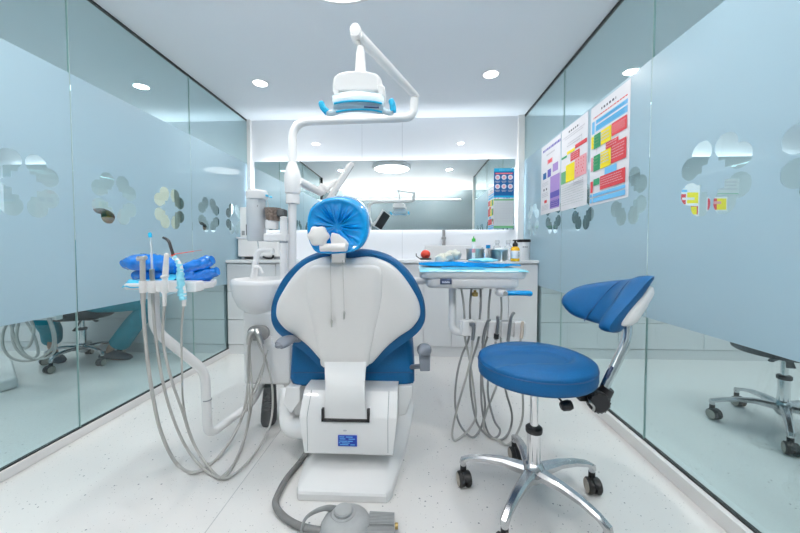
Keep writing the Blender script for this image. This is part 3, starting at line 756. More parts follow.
bm = B(); box(bm, c0+Vector((.03, -.03, .022)), c0+Vector((.075, .03, .066))); obj('cup_lid', bm, 'dark', cup, bevel=.01)
sj = thing('saliva_ejector', 'tiny clear tube with two blue tips standing in the brown cup', 'suction tube', c0+Vector((-.02, 0, .03)))
bm = B(); tube(bm, [c0+Vector((-.015, 0, .01)), PU(267.5, 200, .04), PU(267, 196.5, .04)], .002, 8); obj('tube', bm, 'clear', sj)
bm = B(); cyl(bm, PU(265.5, 195.5, .04), PU(268, 195.8, .04), .006); cyl(bm, PU(270, 196.8, .04), PU(272, 197.4, .04), .005); tube(bm, [PU(267, 196.5, .04), PU(271, 197, .04)], .0015, 6); obj('tip', bm, 'wrapl', sj)
# slim post right of the tower
bm = B(); tube(bm, [PU(283.7, 300, .02), PU(283.7, 219, .02)], .0205, 24); ball(bm, PU(283.7, 217.6, .02), .0205, .0205, .008); obj('slim_post', bm, 'white', unit)
bm = B(); lathe(bm, [(.022, 0), (.0225, .006), (.022, .012)], PU(283.7, 243, .02), seg=24); obj('post_ring', bm, 'gap', unit)
# suction handpiece holder
bm = B(); hc = P(257.5, 333.5, UY-.085); pts = [hc+Vector((a, 0, b)) for a, b in rrect(.115, .080, .038, 8)]
prism(bm, pts, (0, .025, 0)); obj('holder_plate', bm, 'hosed', unit, bevel=.004)
bm = B(); hc2 = P(262, 341, UY-.07); pts = [hc2+Vector((a, 0, b)) for a, b in rrect(.11, .055, .02, 6)]; prism(bm, pts, (0, .02, 0)); obj('holder_surround', bm, 'white', unit, bevel=.004)
# corrugated dark boot under the column
bm = B(); prof = []
top = P(270, 384, UY+.03); bot = P(268.5, 429, UY+.03); L = (top-bot).length
for k in range(41):
    t = k/40; r = .052*min(1, .55+t*2.2) if t < .35 else (.052-.014*(t-.35)/.65); prof.append((r*(1+(.05 if k % 2 else -.05)*(t > .45)), t*L))
lathe(bm, prof, bot, top-bot, 24, sx=1, sy=.8); obj('corrugated_boot', bm, 'dark', unit, angle=60)
# return bar from the column to the assistant arm is part of the arm (below)

# ============================================================ lamp pole, arm and operating lamp
lamp = thing('operating_lamp', 'white dental operating lamp hanging from the pole arm above the chair', 'lamp', P(293, 330, 1.88))
LY = 1.86
bm = B(); r = .0232
pp = fillet([P(292.3, 318, LY), P(292.3, 122, LY), P(413, 117.5, LY), P(414.5, 99, LY)], .10, 10)
tube(bm, pp, r, 24); pole = obj('pole', bm, 'white', lamp)
bm = B(); z1 = P(292.8, 204, LY); z2 = P(292.8, 165, LY); h = z2.z-z1.z
lathe(bm, [(.024, 0), (.038, .002), (.038, .045), (.036, .048), (.036, .056), (.042, .060), (.0455, .10), (.0455, h*.72), (.039, h*.86), (.028, h), (.0235, h+.01)], z1, seg=32); obj('collar', bm, 'white', lamp, angle=25)
bm = B(); tube(bm, [P(414.2, 101, LY), P(414, 95, LY)], .018, 16); obj('joint', bm, 'steel', lamp)
el = P(414.5, 95, LY); e2 = P(356.5, 33.5, 1.50)
bm = B(); d = (e2-el); tube(bm, [el-d.normalized()*.02, el, el+d*.5, e2, e2+d.normalized()*.0], [.018, .022, .026, .026, .024], 20, flat=.8); 
puff(bm, [e2+Vector((.026*math.cos(2*PI*k/24), 0, .031*math.sin(2*PI*k/24)-.004)) for k in range(24)], e2+Vector((0, 0, -.006)), (0, -1, 0), [(.9, -.03), (1, -.02), (1, .02), (.9, .035), (.3, .038)])
obj('spring_arm', bm, 'white', lamp, angle=60)
bm = B(); tube(bm, [P(357.5, 41, 1.50), P(361, 49, 1.50)], .010, 14); obj('swivel', bm, 'steel', lamp)
bm = B(); tube(bm, [P(360.5, 47, 1.50), P(360.5, 54, 1.50), P(360.6, 70, 1.50), P(360.6, 77, 1.50)], [.014, .020, .025, .026], 22); obj('stem', bm, 'white', lamp)
# lamp head
hd = P(359, 82, 1.50)
def hpt(x, y, Y=1.42): return P(x, y, Y)
bm = B(); ol = [(335.0, 99), (334.8, 90), (336.0, 83), (341, 79.6), (349, 77.8), (360, 77.2), (371, 78), (378.5, 80), (382.5, 83.5), (383, 90), (383, 99)]
ov = [P(x, y, 1.47) for x, y in ol]
rs = []
for s, dy in ((.82, .10), (.95, .075), (1, .03), (1, -.03), (.97, -.052), (.86, -.066)):
    cc_ = P(359, 89, 1.47); rs.append(ring(bm, [cc_+(v-cc_)*s+Vector((0, dy, -.0)) for v in ov]))
for a, b in zip(rs, rs[1:]): bridge(bm, a, b)
bm.faces.new(rs[0]); bm.faces.new(rs[-1][::-1]); head = obj('lamp_head', bm, 'white', lamp, bevel=.006, angle=35)
bm = B(); prism(bm, [P(x, y, 1.405) for x, y in ((333.6, 88), (339, 83), (339, 95), (334, 96.5))], (0, .08, 0)); obj('ear', bm, 'white', head, bevel=.004)
bm = B(); prism(bm, [P(x, y, 1.405) for x, y in ((377.5, 84), (384.5, 86), (384, 96), (378, 95))], (0, .08, 0)); obj('ear', bm, 'white', head, bevel=.004)
# wrapped glass front below, seen at a low angle
bm = B(); rs = []
for (yy, Y, w0, w1) in ((95.5, 1.395, 331.5, 384.0), (98, 1.375, 331.0, 384.6), (104, 1.37, 331.5, 383.8), (110, 1.385, 331.0, 384), (112.5, 1.41, 334, 382), (112.8, 1.47, 334, 382), (104, 1.52, 334, 382), (96, 1.54, 334, 382)):
    pass
top = [(332, 95.5), (340, 92.7), (350, 91.5), (360, 91.2), (370, 91.8), (378, 93.4), (384, 97)]
bot = [(334, 115.0), (341, 113.3), (350, 112.2), (360, 112.0), (370, 112.2), (378, 113.6), (383, 115.0)]
g = []
for j in range(9):
    t = j/8; row = []
    for (a, b), (c_, d_) in zip(top, bot):
        Y = 1.395-.03*math.sin(PI*t)+(.02*t)
        p = P(a+(c_-a)*t, b+(d_-b)*t, Y)+Vector((0, .0025*math.sin(a*1.7+j*2.3), .0015*math.sin(j*3+a)))
        row.append(bm.verts.new(p))
    g.append(row)
back = []
for j in range(9):
    t = j/8; row = []
    for (a, b), (c_, d_) in zip(top, bot): row.append(bm.verts.new(P(a+(c_-a)*t, b+(d_-b)*t, 1.40)+Vector((0, .05, .028))))
    back.append(row)
for j in range(8):
    for i in range(6):
        bm.faces.new((g[j][i], g[j][i+1], g[j+1][i+1], g[j+1][i])); bm.faces.new((back[j][i], back[j+1][i], back[j+1][i+1], back[j][i+1]))
for i in range(6):
    bm.faces.new((g[0][i], back[0][i], back[0][i+1], g[0][i+1])); bm.faces.new((g[8][i], g[8][i+1], back[8][i+1], back[8][i]))
for j in range(8):
    bm.faces.new((g[j][0], g[j+1][0], back[j+1][0], back[j][0])); bm.faces.new((g[j][6], back[j][6], back[j+1][6], g[j+1][6]))
lf = obj('lamp_glass', bm, 'lens', head, angle=30); lf['label'] = 'lamp front covered with crinkled clear blue film'
bm = B(); tube(bm, spline([P(x, y, 1.368) for x, y in ((334, 103.5), (345, 101.5), (360, 100.8), (374, 101.8), (382, 103.5))], 5), .0045, 8); tube(bm, spline([P(x, y, 1.372) for x, y in ((336, 112), (347, 110.2), (360, 109.5), (372, 110), (382, 112))], 5), .004, 8); obj('lens_rib', bm, 'pteal', lf)
bm = B(); tube(bm, [P(364, 106.8, 1.366), P(379, 107.4, 1.366)], .0045, 8); obj('sensor_strip', bm, 'navy', lf)
for s, pts in (('l', [(338, 111), (331.5, 113.3), (327.5, 112.5), (323, 107.5), (321.5, 103.8)]), ('r', [(382, 110), (389, 112.6), (393, 112), (392.8, 106), (391.5, 101.5)])):
    bm = B(); tube(bm, spline([P(x, y, 1.40) for x, y in pts[:3]], 5), .0125, 14); hd_ = obj('handle', bm, 'lens', lamp)
    bm = B(); tube(bm, spline([P(x, y, 1.398) for x, y in pts[2:]], 5), [.014, .0125], 14); ball(bm, P(*pts[-1], 1.398), .0125); obj('handle_cover', bm, 'pteal', hd_)

# ============================================================ monitor on a side arm
mon = thing('monitor', 'white monitor seen edge-on behind the headrest, on an arm from the pole collar', 'monitor', P(338, 182, 2.1))
MYc = 2.05
bm = B(); tube(bm, spline([P(299, 181, LY), P(308, 186, 1.93), P(321, 192.5, MYc)], 5), .024, 16); obj('monitor_arm', bm, 'white', mon)
bm = B(); ball(bm, P(321, 190.5, MYc), .034, .03, .03); tube(bm, [P(320, 186, MYc), P(329, 190, MYc)], .020, 14); obj('swivel_joint', bm, 'white', mon)
d1 = (P(348.5, 168, 2.05)-P(329.5, 199, 2.05)).normalized(); vr = (P(339, 183, 2.05)-Vector((0, 0, 1))).normalized()
d2 = (vr-d1*vr.dot(d1)).normalized(); nm = d1.cross(d2).normalized()
if nm.x < 0: nm = -nm
Rm = Matrix.Rotation(math.radians(2.5), 3, d1); d2 = Rm @ d2; nm = Rm @ nm
cM = P(339.5, 182.5, 2.08); W2, H2, TH2 = .135, .14, .014
def slabm(name, a, b, th0, th1, mat, parent, bev):
    bm = B(); q = [cM+d1*x+d2*y for x, y in rrect(2*a, 2*b, .012, 4)]; prism(bm, [p+nm*th0 for p in q], nm*(th1-th0)); return obj(name, bm, mat, parent, bevel=bev)
slabm('casing', W2, H2, -TH2, TH2*.9, 'warm', mon, .004); slabm('screen', W2-.012, H2-.012, TH2*.9, TH2*.9+.002, 'black', mon, 0)
bm = B(); tube(bm, [P(325, 190, MYc), cM-nm*.015], .014, 12); obj('mounting_bracket', bm, 'white', mon)
# ============================================================ assistant arm and tray (left)
AY = 1.50
arm = thing('assistant_tray', 'white tray on a bent white pipe left of the basin, holding suction handpieces', 'tray', P(165, 300, 1.35))
bm = B()
tube(bm, fillet([P(153.5, 293, 1.33), P(154.5, 330, 1.34), P(205, 371, AY), P(208, 436, AY), P(252, 403, 1.76), P(262, 384, 1.84)], .055, 8), .0205, 20); obj('arm_pipe', bm, 'white', arm)
bm = B(); lathe(bm, [(.0212, 0), (.0212, .004)], P(207, 400, AY), seg=24); obj('pipe_joint', bm, 'gap', arm)
zt_ = P(160, 281, 1.29).z; zb_ = P(160, 292.3, 1.27).z
def arec(x0, x1, y): return P(x0, 288, y).x, P(x1, 288, y).x
# rear plate and front holder block
a0, a1 = P(121, 288, 1.30).x, P(210, 288, 1.30).x
bm = B(); pts = [Vector((a0, 1.31, zb_+.004)), Vector((P(197, 288, 1.31).x, 1.31, zb_+.004)), Vector((P(214, 288, 1.40).x, 1.40, zb_+.004)), Vector((P(217, 286, 1.52).x, 1.52, zb_+.004)), Vector((a0+.05, 1.54, zb_+.004))]
prism(bm, pts, (0, 0, .026)); obj('tray_plate', bm, 'white', arm, bevel=.006)
bm = B(); b0, b1 = P(139.5, 288, 1.27).x, P(195.5, 288, 1.27).x
box(bm, (b0, 1.27, zb_), (b1, 1.325, zt_)); blk = obj('holder_block', bm, 'white', arm, bevel=.006)
for x in (142.5, 151.5, 164.5, 181.5):
    bm = B(); p = P(x, 286, 1.266); lathe(bm, [(.013, zb_-p.z-.002), (.013, zt_-p.z+.003)], (p.x, 1.268, p.z), seg=20)
    obj('holder_ring', bm, 'warm', blk)
bm = B()
ws = []
for j in range(7):
    row = []
    for i in range(12):
        u, v = i/11, j/6
        p = Vector((a0-.004+.19*u, 1.306+.22*v, zb_+.040+.012*noise.noise(Vector((u*6, v*4, 3)))+(.022*math.exp(-((u-.85)/.25)**2) if v > .3 else 0)))
        if j == 0: p.z -= .026
        row.append(bm.verts.new(p))
    ws.append(row)
for j in range(6):
    for i in range(11): bm.faces.new((ws[j][i], ws[j][i+1], ws[j+1][i+1], ws[j+1][i]))
wf = obj('tray_film', bm, 'wrapl', arm); s = wf.modifiers.new('s', 'SOLIDIFY'); s.thickness = .0015; wf['label'] = 'light blue film over the tray corner'
# folded blue plastic bundle lying on the tray
bm = B()
def wob(pts, r, seed, amp=.16, seg=22):
    pts = spline(pts, 10); n = len(pts); rs_ = []
    for i in range(n):
        t = i/(n-1); rs_.append(r*(math.sin(PI*min(max(t, .06), .94)))**.22)
    rings = tube(bm, pts, rs_, seg)
    for i, rg in enumerate(rings):
        for v in rg:
            v.co += (v.co-pts[i])*amp*(noise.noise(v.co*32+Vector((seed, 0, 0)))+.6*noise.noise(v.co*75+Vector((0, seed, 0))))*1.6
wob([P(126, 264.5, 1.40), P(140, 262.5, 1.39), P(160, 263.5, 1.39), P(178, 268, 1.39)], .036, 1)
wob([P(135, 276, 1.42), P(155, 275, 1.42), P(180, 276, 1.42), P(196, 274, 1.42)], .030, 5)
wob([P(168, 272, 1.40), P(188, 268, 1.42), P(204, 263, 1.43), P(213, 260, 1.43)], .028, 9)
wob([P(176, 278, 1.42), P(195, 276.5, 1.43), P(208, 274, 1.44), P(217.5, 270.5, 1.44)], .027, 13)
tag(obj('plastic_bundle', bm, 'glove', None, angle=80), 'crumpled royal blue plastic sleeve bundle lying on the left tray', 'plastic cover')

def loop(pts, r=.0062, n=8, name='hose', par=None, mat='hose'):
    bm = B(); tube(bm, spline(pts, n), r, 10); return obj(name, bm, mat, par)
def gz(x, y, Y):      # a hose point that may rest on the floor
    p = P(x, y, Y)
    return p if p.z > .012 else G(x, y, .012)
# 1 suction handpiece with a funnel mouth
g1 = thing('suction_handpiece', 'leftmost handpiece on the left tray, grey with a flared mouth', 'dental handpiece', P(143, 290, 1.268))
bm = B(); tube(bm, [P(143, 304, 1.268), P(143, 290, 1.268), P(142.5, 262, 1.268), P(142.3, 259, 1.268), P(142, 256.3, 1.268)], [.008, .0095, .0095, .012, .017], 20); tube(bm, [P(137.6, 259, 1.262), P(146, 257.5, 1.262)], .0085, 12); obj('handle', bm, 'hose', g1)
loop([P(143, 303, 1.268), P(145.5, 340, 1.28), P(151, 385, 1.31), P(161, 432, 1.37), gz(177, 464, 1.44), gz(196, 472, 1.50), gz(220, 455, 1.58), P(241, 420, 1.66), P(248, 385, 1.70), P(248.5, 350, 1.70), P(251, 338, 1.70)], .0070, par=g1)
# 2 saliva ejector holder with a clear straw, blue tip
g2 = thing('suction_handpiece', 'thin handpiece on the left tray with a clear straw and a blue tip', 'dental handpiece', P(152, 290, 1.268))
bm = B(); tube(bm, [P(153, 305, 1.268), P(152.6, 284, 1.268), P(152.4, 281, 1.268), P(152.2, 276, 1.268), P(152, 269, 1.268)], [.006, .006, .008, .009, .009], 16); obj('handle', bm, 'steel', g2)
bm = B(); tube(bm, [P(152, 270, 1.268), P(151.4, 250, 1.268), P(150.2, 236, 1.268)], .0042, 10); st = obj('straw', bm, 'clear', g2)
bm = B(); tube(bm, [P(150.3, 237.5, 1.268), P(150.0, 234, 1.268), P(149.8, 232.5, 1.268)], [.006, .0068, .004], 12); obj('tip', bm, 'pteal', st)
loop([P(153, 303, 1.268), P(155.5, 335, 1.29), P(162, 378, 1.33), P(172, 415, 1.39), P(186, 447, 1.46), gz(205, 470, 1.52), gz(224, 477, 1.56), gz(238, 455, 1.63), P(248, 425, 1.67), P(252, 395, 1.69), P(249.5, 350, 1.70), P(252.5, 338, 1.70)], .0057, par=g2)
# 3 syringe
g3 = thing('air_water_syringe', 'tall slim white syringe on the left tray, in front of the blue bundle', 'dental handpiece', P(165, 290, 1.268))
bm = B(); tube(bm, [P(164.5, 306, 1.268), P(164.8, 290, 1.268), P(165, 279, 1.268), P(165.8, 268, 1.268), P(166.5, 256, 1.268)], [.007, .0085, .0105, .0105, .0085], 18); ball(bm, P(166.6, 255, 1.268), .0085); tube(bm, [P(161.5, 277, 1.258), P(168, 275.5, 1.258)], .0065, 10)
obj('handle', bm, 'warm', g3)
loop([P(164.5, 304, 1.268), P(163, 340, 1.30), P(171, 378, 1.34), P(182, 410, 1.40), P(192, 440, 1.46), gz(208, 466, 1.52), gz(226, 478, 1.55), gz(252, 457, 1.62), P(270, 425, 1.69), P(272.5, 390, 1.71), P(266, 360, 1.71), P(259, 345, 1.70), P(257.5, 337, 1.70)], .0055, par=g3)
# 4 curing light in a pale blue sleeve
g4 = thing('curing_light', 'curing light in a pale blue plastic sleeve with black curved tip on the left tray', 'dental handpiece', P(182, 290, 1.268))
bm = B(); tube(bm, spline([P(184, 306, 1.25), P(184, 291, 1.25), P(181, 280, 1.25), P(180.5, 266, 1.25), P(174.5, 257, 1.25)], 5), .0075, 12); obj('body', bm, 'warm', g4)
bm = B(); pts = spline([P(183.5, 300, 1.25), P(181.8, 292, 1.25), P(180.5, 280, 1.25), P(179.5, 266, 1.25), P(174.2, 256, 1.25)], 10)
rg = tube(bm, pts, [.008+.007*math.sin(PI*min(1, i/40+.15))+.0016*math.sin(i*1.9) for i in range(41)], 16)
for i, r_ in enumerate(rg):
    for v in r_: v.co += (v.co-pts[i])*.35*noise.noise(v.co*90)
obj('sleeve', bm, 'palewrap', g4, angle=80)
bm = B(); tube(bm, spline([P(173.6, 256, 1.25), P(171, 248, 1.25), P(169, 242, 1.25), P(166.5, 239.2, 1.25), P(163.2, 237.6, 1.25)], 5), [.0056, .0052, .005], 12); obj('tip', bm, 'black', g4)
bm = B(); q0 = P(171, 254.6, 1.25); q1 = P(194, 251.3, 1.27); tube(bm, [q0, q1], .0016, 8, flat=.9); ball(bm, P(173.5, 255.5, 1.25), .0085, .006, .005); prism(bm, [q0, q1, q1+Vector((0, .05, .004)), q0+Vector((0, .05, .004))], (0, 0, .0012)); obj('shield', bm, 'redp', g4)
loop([P(184, 304, 1.25), P(181.5, 330, 1.30), P(182, 370, 1.36), P(183.5, 405, 1.42), P(191, 435, 1.47), gz(206, 463, 1.53), gz(222, 452, 1.58), P(238, 425, 1.64), P(250, 398, 1.69), P(262, 368, 1.71), P(268, 350, 1.71)], .0040, par=g4)
# two suction ends hooked in the holder of the basin unit
for x, lab in ((250.5, 'left one of two grey suction ends in the oval holder under the basin'), (259.5, 'right one of two grey suction ends in the oval holder under the basin')):
    t = thing('suction_end', lab, 'dental handpiece', P(x, 340, 1.69))
    bm = B(); tube(bm, spline([P(x+3.5, 331, 1.685), P(x, 333, 1.675), P(x-1.5, 338, 1.675), P(x-1.8, 344, 1.68)] if x < 255 else [P(x-3, 330.5, 1.685), P(x-1.5, 334, 1.672), P(x+1, 339, 1.675), P(x+2.5, 344, 1.68)], 5), [.015, .014, .012, .011], 14); obj('elbow', bm, 'steel', t)
    loop([P(x-1.8, 343, 1.68), P(247.5, 372, 1.69), P(249.5, 405, 1.68), gz(243, 445, 1.64), gz(232, 466, 1.60), gz(219, 479, 1.555)] if x < 255 else [P(x+2.5, 343, 1.68), P(264, 365, 1.68), P(258, 385, 1.69), P(251, 400, 1.69)], .0048, par=t)

# ============================================================ delivery unit (right)
dlv = thing('delivery_unit', 'white instrument delivery tray with light blue film, hoses and handpiece rack, right of the chair', 'dental unit', P(475, 300, 1.75))
D0, D1 = 1.62, 2.08
zT = P(475, 271.5, D0).z; zM = P(475, 279, D0).z; zB = P(475, 289, D0).z
def plan(x0, x1, y0, y1, r, z): return [Vector((a, b, z)) for a, b in rrect(x1-x0, y1-y0, r, 6, (x0+x1)/2, (y0+y1)/2)]
xa, xb = P(419, 270, D0).x, P(530, 270, D0).x; xc, xd = P(426.5, 283, D0).x, P(521, 283, D0).x
bm = B(); rs = []
for ins, z in ((.05, zM-.004), (.012, zM-.002), (.004, zM+.006), (0, zT-.008), (.003, zT), (.010, zT+.002), (.02, zT-.006), (.03, zT-.008)):
    rs.append(ring(bm, plan(xa+ins, xb-ins, D0+ins, D1-ins, .05, z)))
for a, b in zip(rs, rs[1:]): bridge(bm, a, b)
bm.faces.new(rs[0]); bm.faces.new(rs[-1][::-1]); traytop = obj('tray_top', bm, 'white', dlv, angle=40)
bm = B(); rs = []
for ins, z in ((.05, zB), (.012, zB+.001), (.003, zB+.010), (0, zB+.016), (.0, zM-.008), (.006, zM-.002)):
    rs.append(ring(bm, plan(xc+ins, xd-ins, D0+.008+ins, D1-.06-ins, .035, z)))
for a, b in zip(rs, rs[1:]): bridge(bm, a, b)
bm.faces.new(rs[0]); bm.faces.new(rs[-1][::-1]); body = obj('tray_body', bm, 'warm', dlv, angle=40)
a, b = P(440.2, 284.4, D0), P(451.8, 278.8, D0)
rbox('badge', (a.x, D0-.0, a.z), (b.x, D0+.014, b.z), 'navy', body, bevel=.001)['label'] = 'dark navy badge with tiny pale lettering'
bm = B()
for i in range(6): quad(bm, (a.x+.010+.0062*i, D0-.0006, a.z+.007), (.0045, 0, 0), (0, 0, .009 if i % 2 == 0 else .007), 0)
obj('badge_lettering', bm, 'textw', [o for o in body.children if o.name.startswith('badge')][0], smooth=False)
# clinging blue film over the tray top
def sheet(x0, x1, y0, y1, z, mat, name, par, seedv, drop0=.0, nx=30, ny=14, amp=.003):
    bm = B(); w = []
    for j in range(ny):
        row = []
        for i in range(nx):
            u, v = i/(nx-1), j/(ny-1)
            h = amp*(noise.noise(Vector((u*9, v*5, seedv)))+.5*noise.noise(Vector((u*24, v*9, seedv))))
            p = Vector((x0+(x1-x0)*u, y0+(y1-y0)*v, z+h))
            if j == 0: p.z -= drop0; p.y -= .004
            row.append(bm.verts.new(p))
        w.append(row)
    for j in range(ny-1):
        for i in range(nx-1): bm.faces.new((w[j][i], w[j][i+1], w[j+1][i+1], w[j+1][i]))
    o = obj(name, bm, mat, par); s = o.modifiers.new('s', 'SOLIDIFY'); s.thickness = .001; return o
fz = zT+.006
sheet(xa+.004, xb-.004, D0-.001, D1-.0, fz, 'palewrap', 'tray_film', traytop, 2, .008)
sheet(xa+.12, xb-.20, D0+.06, 1.85, fz+.004, 'wrapl', 'tray_film', traytop, 5, .0)
# raised rear band of stronger blue
bm = B(); yR = 1.84
e0 = [(419, 262.5, 264.5), (432, 262, 266), (455, 261.5, 266), (475, 262.5, 267), (500, 263.5, 267), (512, 263.6, 265.6), (521, 264.8, 265.8)]
va = []; 
for x, t0, t1 in e0: va.append((P(x, t0, yR), P(x, t1+.3, yR)))
fr = [bm.verts.new(p[0]) for p in va]; lo = [bm.verts.new(p[1]) for p in va]; fr2 = [bm.verts.new(p[0]+Vector((0, .22, 0))) for p in va]; lo2 = [bm.verts.new(p[1]+Vector((0, .22, 0))) for p in va]
for i in range(len(va)-1):
    bm.faces.new((fr[i], fr[i+1], lo[i+1], lo[i])); bm.faces.new((fr[i], fr2[i], fr2[i+1], fr[i+1])); bm.faces.new((lo[i], lo[i+1], lo2[i+1], lo2[i])); bm.faces.new((fr2[i], lo2[i], lo2[i+1], fr2[i+1]))
bm.faces.new((fr[0], lo[0], lo2[0], fr2[0])); bm.faces.new((fr[-1], fr2[-1], lo2[-1], lo[-1]))
obj('rear_mat', bm, 'wrap', traytop, bevel=.002)
# C shaped bar and handpiece rack
RYk = 1.66
bm = B(); tube(bm, fillet([P(452.5, 289, 1.80), P(452.5, 331, 1.72), P(468, 332.5, RYk+.03)], .07, 10), .0205, 20); obj('rack_bar', bm, 'white', dlv)
a, b = P(461, 335.5, RYk), P(527, 321.5, RYk)
bm = B(); w = (b.x-a.x)/5
for i in range(5):
    x0 = a.x+w*i; z0 = a.z-.010*i/4-.002; z1 = b.z-.008*i/4
    prism(bm, [Vector((x0+.003, RYk, z0)), Vector((x0+w-.012, RYk, z0)), Vector((x0+w-.002, RYk-.0, z1)), Vector((x0+.010, RYk, z1))], (0, .05, 0))
box(bm, (a.x, RYk+.02, a.z-.004), (b.x, RYk+.055, b.z-.006))
rack = obj('handpiece_rack', bm, 'white', dlv, bevel=.003)
# joint and blue handle
bm = B(); pj = P(501, 292.5, 1.66); ball(bm, pj, .030, .028, .022); tube(bm, [pj, P(506, 293.5, 1.62)], .016, 14); box(bm, P(497, 290.5, 1.66)+Vector((0, 0, 0)), P(512, 287.5, 1.70)); jn = obj('handle_joint', bm, 'white', dlv)
bm = B(); cyl(bm, P(505.5, 293.8, 1.60), P(505.5, 293.8, 1.585), .011); obj('screw', bm, 'steel', jn)
bm = B(); tube(bm, spline([P(507.5, 293.2, 1.61), P(514, 293.2, 1.60), P(524, 293.2, 1.60), P(530, 293.6, 1.60)], 6), [.012, .0165, .0165, .016, .013], 18); ball(bm, P(530, 293.6, 1.60), .013, .010, .013); obj('handle', bm, 'wrap', dlv)['label'] = 'handle wrapped in azure film'
bm = B(); pb = P(475, 290, 1.70); cyl(bm, pb, pb+Vector((0, 0, -.02)), .008, seg=16); lathe(bm, [(.014, -.032), (.016, -.026), (.016, -.014), (.010, -.010)], pb, seg=20); obj('brass_valve', bm, 'brass', dlv)
bm = B(); box(bm, P(458, 289.2, 1.72), P(481, 286.5, 1.78)); obj('hose_outlet', bm, 'gap', dlv)
# support arm running behind the backrest to the basin unit
bm = B(); tube(bm, fillet([P(460, 281, 1.95), P(410, 281, 1.97), P(300, 281, 2.02), P(293, 281, 1.90)], .08, 8), .022, 18); obj('support_arm', bm, 'white', dlv)
# tray hoses (from the body down to the rack region and in loops to the handpieces)
TOPS = [(461.5, 289, 464.5, 321), (471.5, 289, 470, 321), (480.8, 289, 479.5, 321), (490.6, 289, 488.5, 321), (501.2, 297, 500.6, 322)]
HP = [  # handpiece head, body, exit, loop
 ('mirror-topped metal syringe, first from the left on the right hand rack', [(472.3, 324.5), (473.5, 328), (473, 336), (472.5, 340)], 'hpsteel', 0,
  [(472.4, 339), (471, 356), (466, 378), (458, 405), (452.5, 430), (454, 440), (461, 437), (470, 428), (476, 415), (474, 392), (470, 362), (466, 344)]),
 ('silver handpiece with an angled head, second from the left on the rack', [(488.8, 320), (487, 323.5), (484.5, 332), (483, 343)], 'hpsteel', 1,
  [(483, 342), (482, 360), (482.5, 385), (485, 405), (482, 425), (474, 437), (466, 433), (458, 420), (455, 400), (457, 375), (462, 355), (466.5, 345)]),
 ('dark silver handpiece with a black collar, third from the left on the rack', [(497.4, 317), (498, 322), (497, 333), (495.8, 340)], 'hpsteel', 2,
  [(495.6, 342), (494, 356), (489, 372), (488, 395), (494, 420), (500, 430), (497, 437), (490, 437), (478, 425), (472, 400), (470, 370), (477, 345)]),
 ('slender silver handpiece rising highest, fourth from the left on the rack', [(513, 313.2), (511, 318), (509.5, 328), (508, 341)], 'hpsteel', 3,
  [(508, 340), (507, 352), (503, 372), (506, 392), (512, 415), (509, 432), (500, 440), (489, 434), (483, 415), (481, 390), (482, 360), (485, 345)]),
 ('pale beige plastic handpiece, rightmost on the rack', [(523.2, 321.5), (522.3, 324), (522, 332), (521, 338)], 'beige', 4,
  [(521, 338), (519, 352), (521, 372), (523, 400), (522, 420), (515, 437), (507, 445), (498, 440), (488, 436), (484, 420), (500, 375), (501, 345)]),
]
for lab, hp_, mt, k, lp in HP:
    t = thing('dental_handpiece', lab, 'dental handpiece', P(*hp_[2], RYk-.012))
    hy = RYk-.012
    bm = B(); tube(bm, spline([P(x, y, hy) for x, y in hp_], 6), [.0075, .0055, .0085, .0105, .0085] if k else [.008, .011, .009], 14)
    if k in (1, 2, 3): ball(bm, P(hp_[0][0]+.5, hp_[0][1], hy), .0085, .0085, .0075)
    if k == 0: prism(bm, [P(x, y, hy-.006) for x, y in ((469.8, 323.5), (475.2, 323.5), (475.5, 325.8), (473, 327.5), (470, 326))], (0, .02, 0))
    obj('body', bm, mt, t)
    if k == 2:
        bm = B(); tube(bm, [P(496.6, 334, hy), P(496.2, 338.5, hy)], .0125, 14); obj('collar', bm, 'black', t)
    x0, y0, x1, y1 = TOPS[k]
    nL = len(lp); path = []
    for i, (x, y) in enumerate(lp):
        s = i/(nL-1); Y = RYk-.012+.05*math.sin(PI*s)+(.09*s)
        p = P(x, y, Y+.03*(k % 2)); p = p if p.z > .010 else G(x, y, .010); path.append(p)
    path.append(P(x1, y1+12, RYk+.09)); path.append(P(x1, y1, RYk+.09)); path.append(P((x0+x1)/2+.7*(-1)**k, (y0+y1)/2, RYk+.06)); path.append(P(x0, y0, RYk+.06))
    bm = B(); tube(bm, spline(path, 6), .0058, 9); obj('hose', bm, 'hose' if k in (0, 4) else 'hosed', t)

# ---- things on the tray and worktop
TZ = P(475, 262.3, 1.84).z+.001
def onT(x, Y, z=None): p = P(x, 262, Y); p.z = TZ+.002 if z is None else z; return p
def onW(x, Y): p = P(x, 262, Y); p.z = .8975; return p
c = onW(424.5, 3.10); c = P(425.5, 260, 2.0); c.z = TZ+.012
bm = B(); ball(bm, c+Vector((0, 0, .028)), .030, .028, .028); t = thing('red_cap', 'small red rounded cap with a black base at the left end of the delivery tray', 'cap', c)
obj('dome', bm, 'redp', t)
bm = B(); lathe(bm, [(.034, -.004), (.036, .0), (.034, .006)], c, seg=24); tube(bm, [c+Vector((-.034, 0, .002)), c+Vector((-.056, 0, .018)), c+Vector((-.056, 0, .034))], .003, 8); obj('base_ring', bm, 'black', t)
